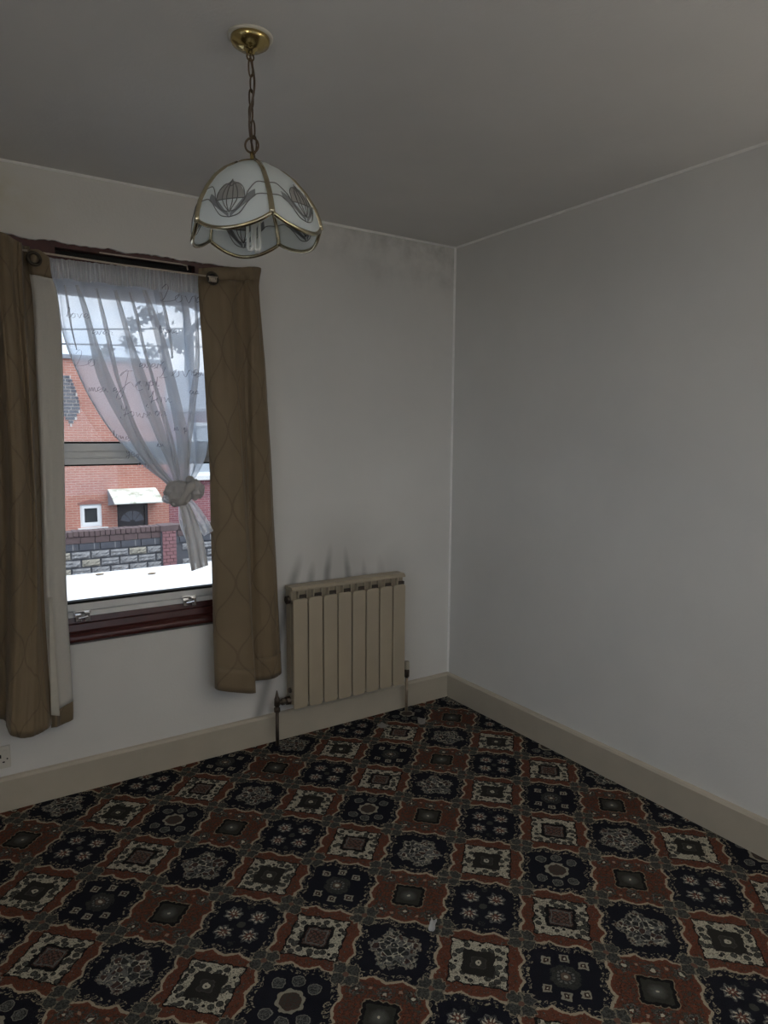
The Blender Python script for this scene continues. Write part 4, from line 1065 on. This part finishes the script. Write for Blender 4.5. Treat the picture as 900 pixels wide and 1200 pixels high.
# little window
m = MB(); f = .045
m.box(wx0, wx0+f, HY+.03, HY+.10, wz0, wz1); m.box(wx1-f, wx1, HY+.03, HY+.10, wz0, wz1); m.box(wx0+f, wx1-f, HY+.03, HY+.10, wz1-f, wz1); m.box(wx0+f, wx1-f, HY+.03, HY+.10, wz0, wz0+f)
g = .105; m.box(wx0+f, wx0+g, HY+.015, HY+.09, wz0+f, wz1-f); m.box(wx1-g, wx1-f, HY+.015, HY+.09, wz0+f, wz1-f); m.box(wx0+g, wx1-g, HY+.015, HY+.09, wz1-g, wz1-f); m.box(wx0+g, wx1-g, HY+.015, HY+.09, wz0+f, wz0+g+.02)
wf = obj('window', m, M_white, bh)
m = MB(); m.box(wx0+g, wx1-g, HY+.05, HY+.06, wz0+g, wz1-g); obj('pane', m, M_pane, wf)
m = MB(); m.box(wx0-.07, wx1+.13, HY-.08, HY+.029, wz0-.17, wz0-.005); obj('window_sill', m, M_whitesill, bh)
m = MB(); m.prism([(wx0-.05, wz1), (wx1+.05, wz1), (wx1+.05, wz1+.05), ((wx0+wx1)/2, wz1+.13), (wx0-.05, wz1+.05)], 'y', HY-.01, HY+.04); obj('window_arch', m, plain('arch_brick', (.28, .12, .10), .8), bh)
m = MB(); m.box(dx0-.16, dx0-.06, HY-.03, HY, dz1-.95, dz1-.62); obj('bell_box', m, M_white, bh)
# stepped panel of blue bricks in the gable
tops = [(70, 84, 438), (70, 86, 447), (70, 88, 455), (70, 91, 463), (70, 93, 471), (76, 93, 479), (82, 92, 486), (84, 90, 492), (86, 89, 498)]
m = MB(); mo = MB()
zz = hb(80, 440).z; i = 0
while zz > hb(80, 500).z:
    f_ = (hb(80, 440).z-zz)/(hb(80, 440).z-hb(80, 500).z)
    pr_ = 84+9*math.sin(min(1, f_/.62)*PI/2) if f_ < .62 else 93-4*int((f_-.62)/.38*3+.5)
    pl_ = 60 if f_ < .5 else 60+26*(f_-.5)/.5
    xa, xb = hb(pl_, 470).x, hb(pr_, 470).x
    mo.box(xa, xb, HY-.012, HY, zz-.078, zz)
    xx = xa-.11*(i % 2)
    while xx < xb:
        a0, a1 = max(xa, xx), min(xb, xx+.21)
        if a1-a0 > .03: m.box(a0, a1, HY-.03, HY, zz-.070, zz-.008)
        xx += .23
    zz -= .085; i += 1
o = obj('blue_brickwork', m, M_bluebrick, bh); o['kind'] = 'stuff'
obj('mortar_bed', mo, M_mortar, bh)
# plum brick neighbour to the right
nb_ = thing('neighbour_house', 'plum brick house with slate roof at the right side of the window view', 'house', (jx+4, HY+2, GZ))
NX1 = jx+9; nzt = hb(225, 480).z
m = MB(); m.box(jx+.01, NX1, HY+.15, HY+4, GZ, nzt); obj('wall', m, M_brick2, nb_)
zri = hb(225, 436, HY+2.5).z
m = MB(); ns = 9
for i in range(ns):
    t0_, t1_ = i/ns, (i+1)/ns
    m.prism([(HY-.15+2.65*t0_, nzt-.05+(zri-nzt)*t0_), (HY-.15+2.65*t1_+.05, nzt-.05+(zri-nzt)*t1_), (HY-.15+2.65*t1_+.05, nzt+.0+(zri-nzt)*t1_), (HY-.15+2.65*t0_, nzt+.03+(zri-nzt)*t0_)], 'x', jx+.06, NX1)
obj('roof', m, M_tiles, nb_)
m = MB(); m.prism([(HY+2.5, zri-.1), (HY+4.1, nzt), (HY+4.1, nzt+.1), (HY+2.5, zri)], 'x', jx+.06, NX1); obj('rear_roof', m, M_tiles, nb_)
ux0, ux1, uz0, uz1 = hb(222, 556, HY+.15).x, hb(275, 540, HY+.15).x, hb(240, 557, HY+.15).z, hb(240, 495, HY+.15).z
m = MB(); m.box(ux0, ux1, HY+.07, HY+.16, uz0, uz0+.10); m.box(ux0, ux1, HY+.07, HY+.16, uz1-.10, uz1)
for xx in (ux0, (ux0+ux1)/2-.05, ux1-.1): m.box(xx, xx+.1, HY+.07, HY+.16, uz0+.1, uz1-.1)
wf = obj('window', m, M_white, nb_)
m = MB(); m.box(ux0+.05, ux1-.05, HY+.12, HY+.149, uz0+.05, uz1-.05); obj('pane', m, plain('sky_lit_pane', (.42, .47, .52), .12), wf)
m = MB(); m.box(ux0-.1, ux1+.1, HY+.0, HY+.15, uz0-.12, uz0); obj('window_sill', m, M_whitesill, nb_)
# bare-ish tree behind the roofs
TY = 23.0
tb = at(222, 480, TY); tr = thing('tree', 'sparse grey tree with leaf clumps standing behind the plum brick house', 'tree', (tb.x, TY, GZ))
m = MB(); top = at(205, 320, TY)
m.tube([(tb.x+.3, TY, GZ), tb, at(222, 400, TY), at(216, 350, TY), top], [.28, .22, .17, .12, .05], 8); obj('trunk', m, M_bark, tr, smooth=True)
m = MB()
for P in ([(222, 410), (200, 388), (185, 374), (165, 366)], [(218, 366), (200, 350), (180, 344)], [(222, 390), (238, 372), (250, 360)], [(216, 350), (230, 330), (240, 318)], [(204, 391), (196, 402), (186, 412)]):
    m.tube([at(a, b_, TY+random.uniform(-.4, .4)) for a, b_ in P], [.13, .10, .07, .03][:len(P)], 6)
obj('branches', m, M_bark, tr, smooth=True)
m = MB()
for px, py, rr in ((210, 402, .55), (218, 396, .35), (186, 376, .35), (170, 368, .3), (205, 348, .5), (236, 350, .6), (222, 330, .6), (192, 342, .35), (248, 372, .5), (178, 412, .25), (150, 402, .3), (158, 380, .3), (124, 412, .25)):
    c = at(px, py, TY)
    for _ in range(int(260*rr)):
        d = Vector((random.gauss(0, 1), random.gauss(0, 1), random.gauss(0, 1)))*rr*.42; p = c+d
        a = Vector((random.uniform(-1, 1), random.uniform(-1, 1), random.uniform(-1, 1))).normalized()*.11; b_ = a.cross(Vector((random.uniform(-1, 1), random.uniform(-1, 1), 1))).normalized()*.07
        m.add([p-a, p+b_, p+a, p-b_], [(0, 1, 2, 3)])
o = obj('foliage', m, M_leaf, tr); o['kind'] = 'stuff'
# overhead cables
for pa, pb_, lab in (((-40, 372), (300, 372), 'upper of two black cables crossing the sky outside'), ((-40, 387), (300, 396), 'lower of two black cables crossing the sky outside')):
    yy = 13.0 if 'upper' in lab else 14.0; a, b_ = at(*pa, yy), at(*pb_, yy); a = a+(a-b_)*1.5; b_ = b_+(b_-a)*.8
    m = MB(); m.tube([a.lerp(b_, i/20)+Vector((0, 0, -.25*(1-(2*i/20-1)**2))) for i in range(21)], .018, 6)
    tag(obj('overhead_cable', m, M_cable, smooth=True), lab, 'cable', 'overhead cables')
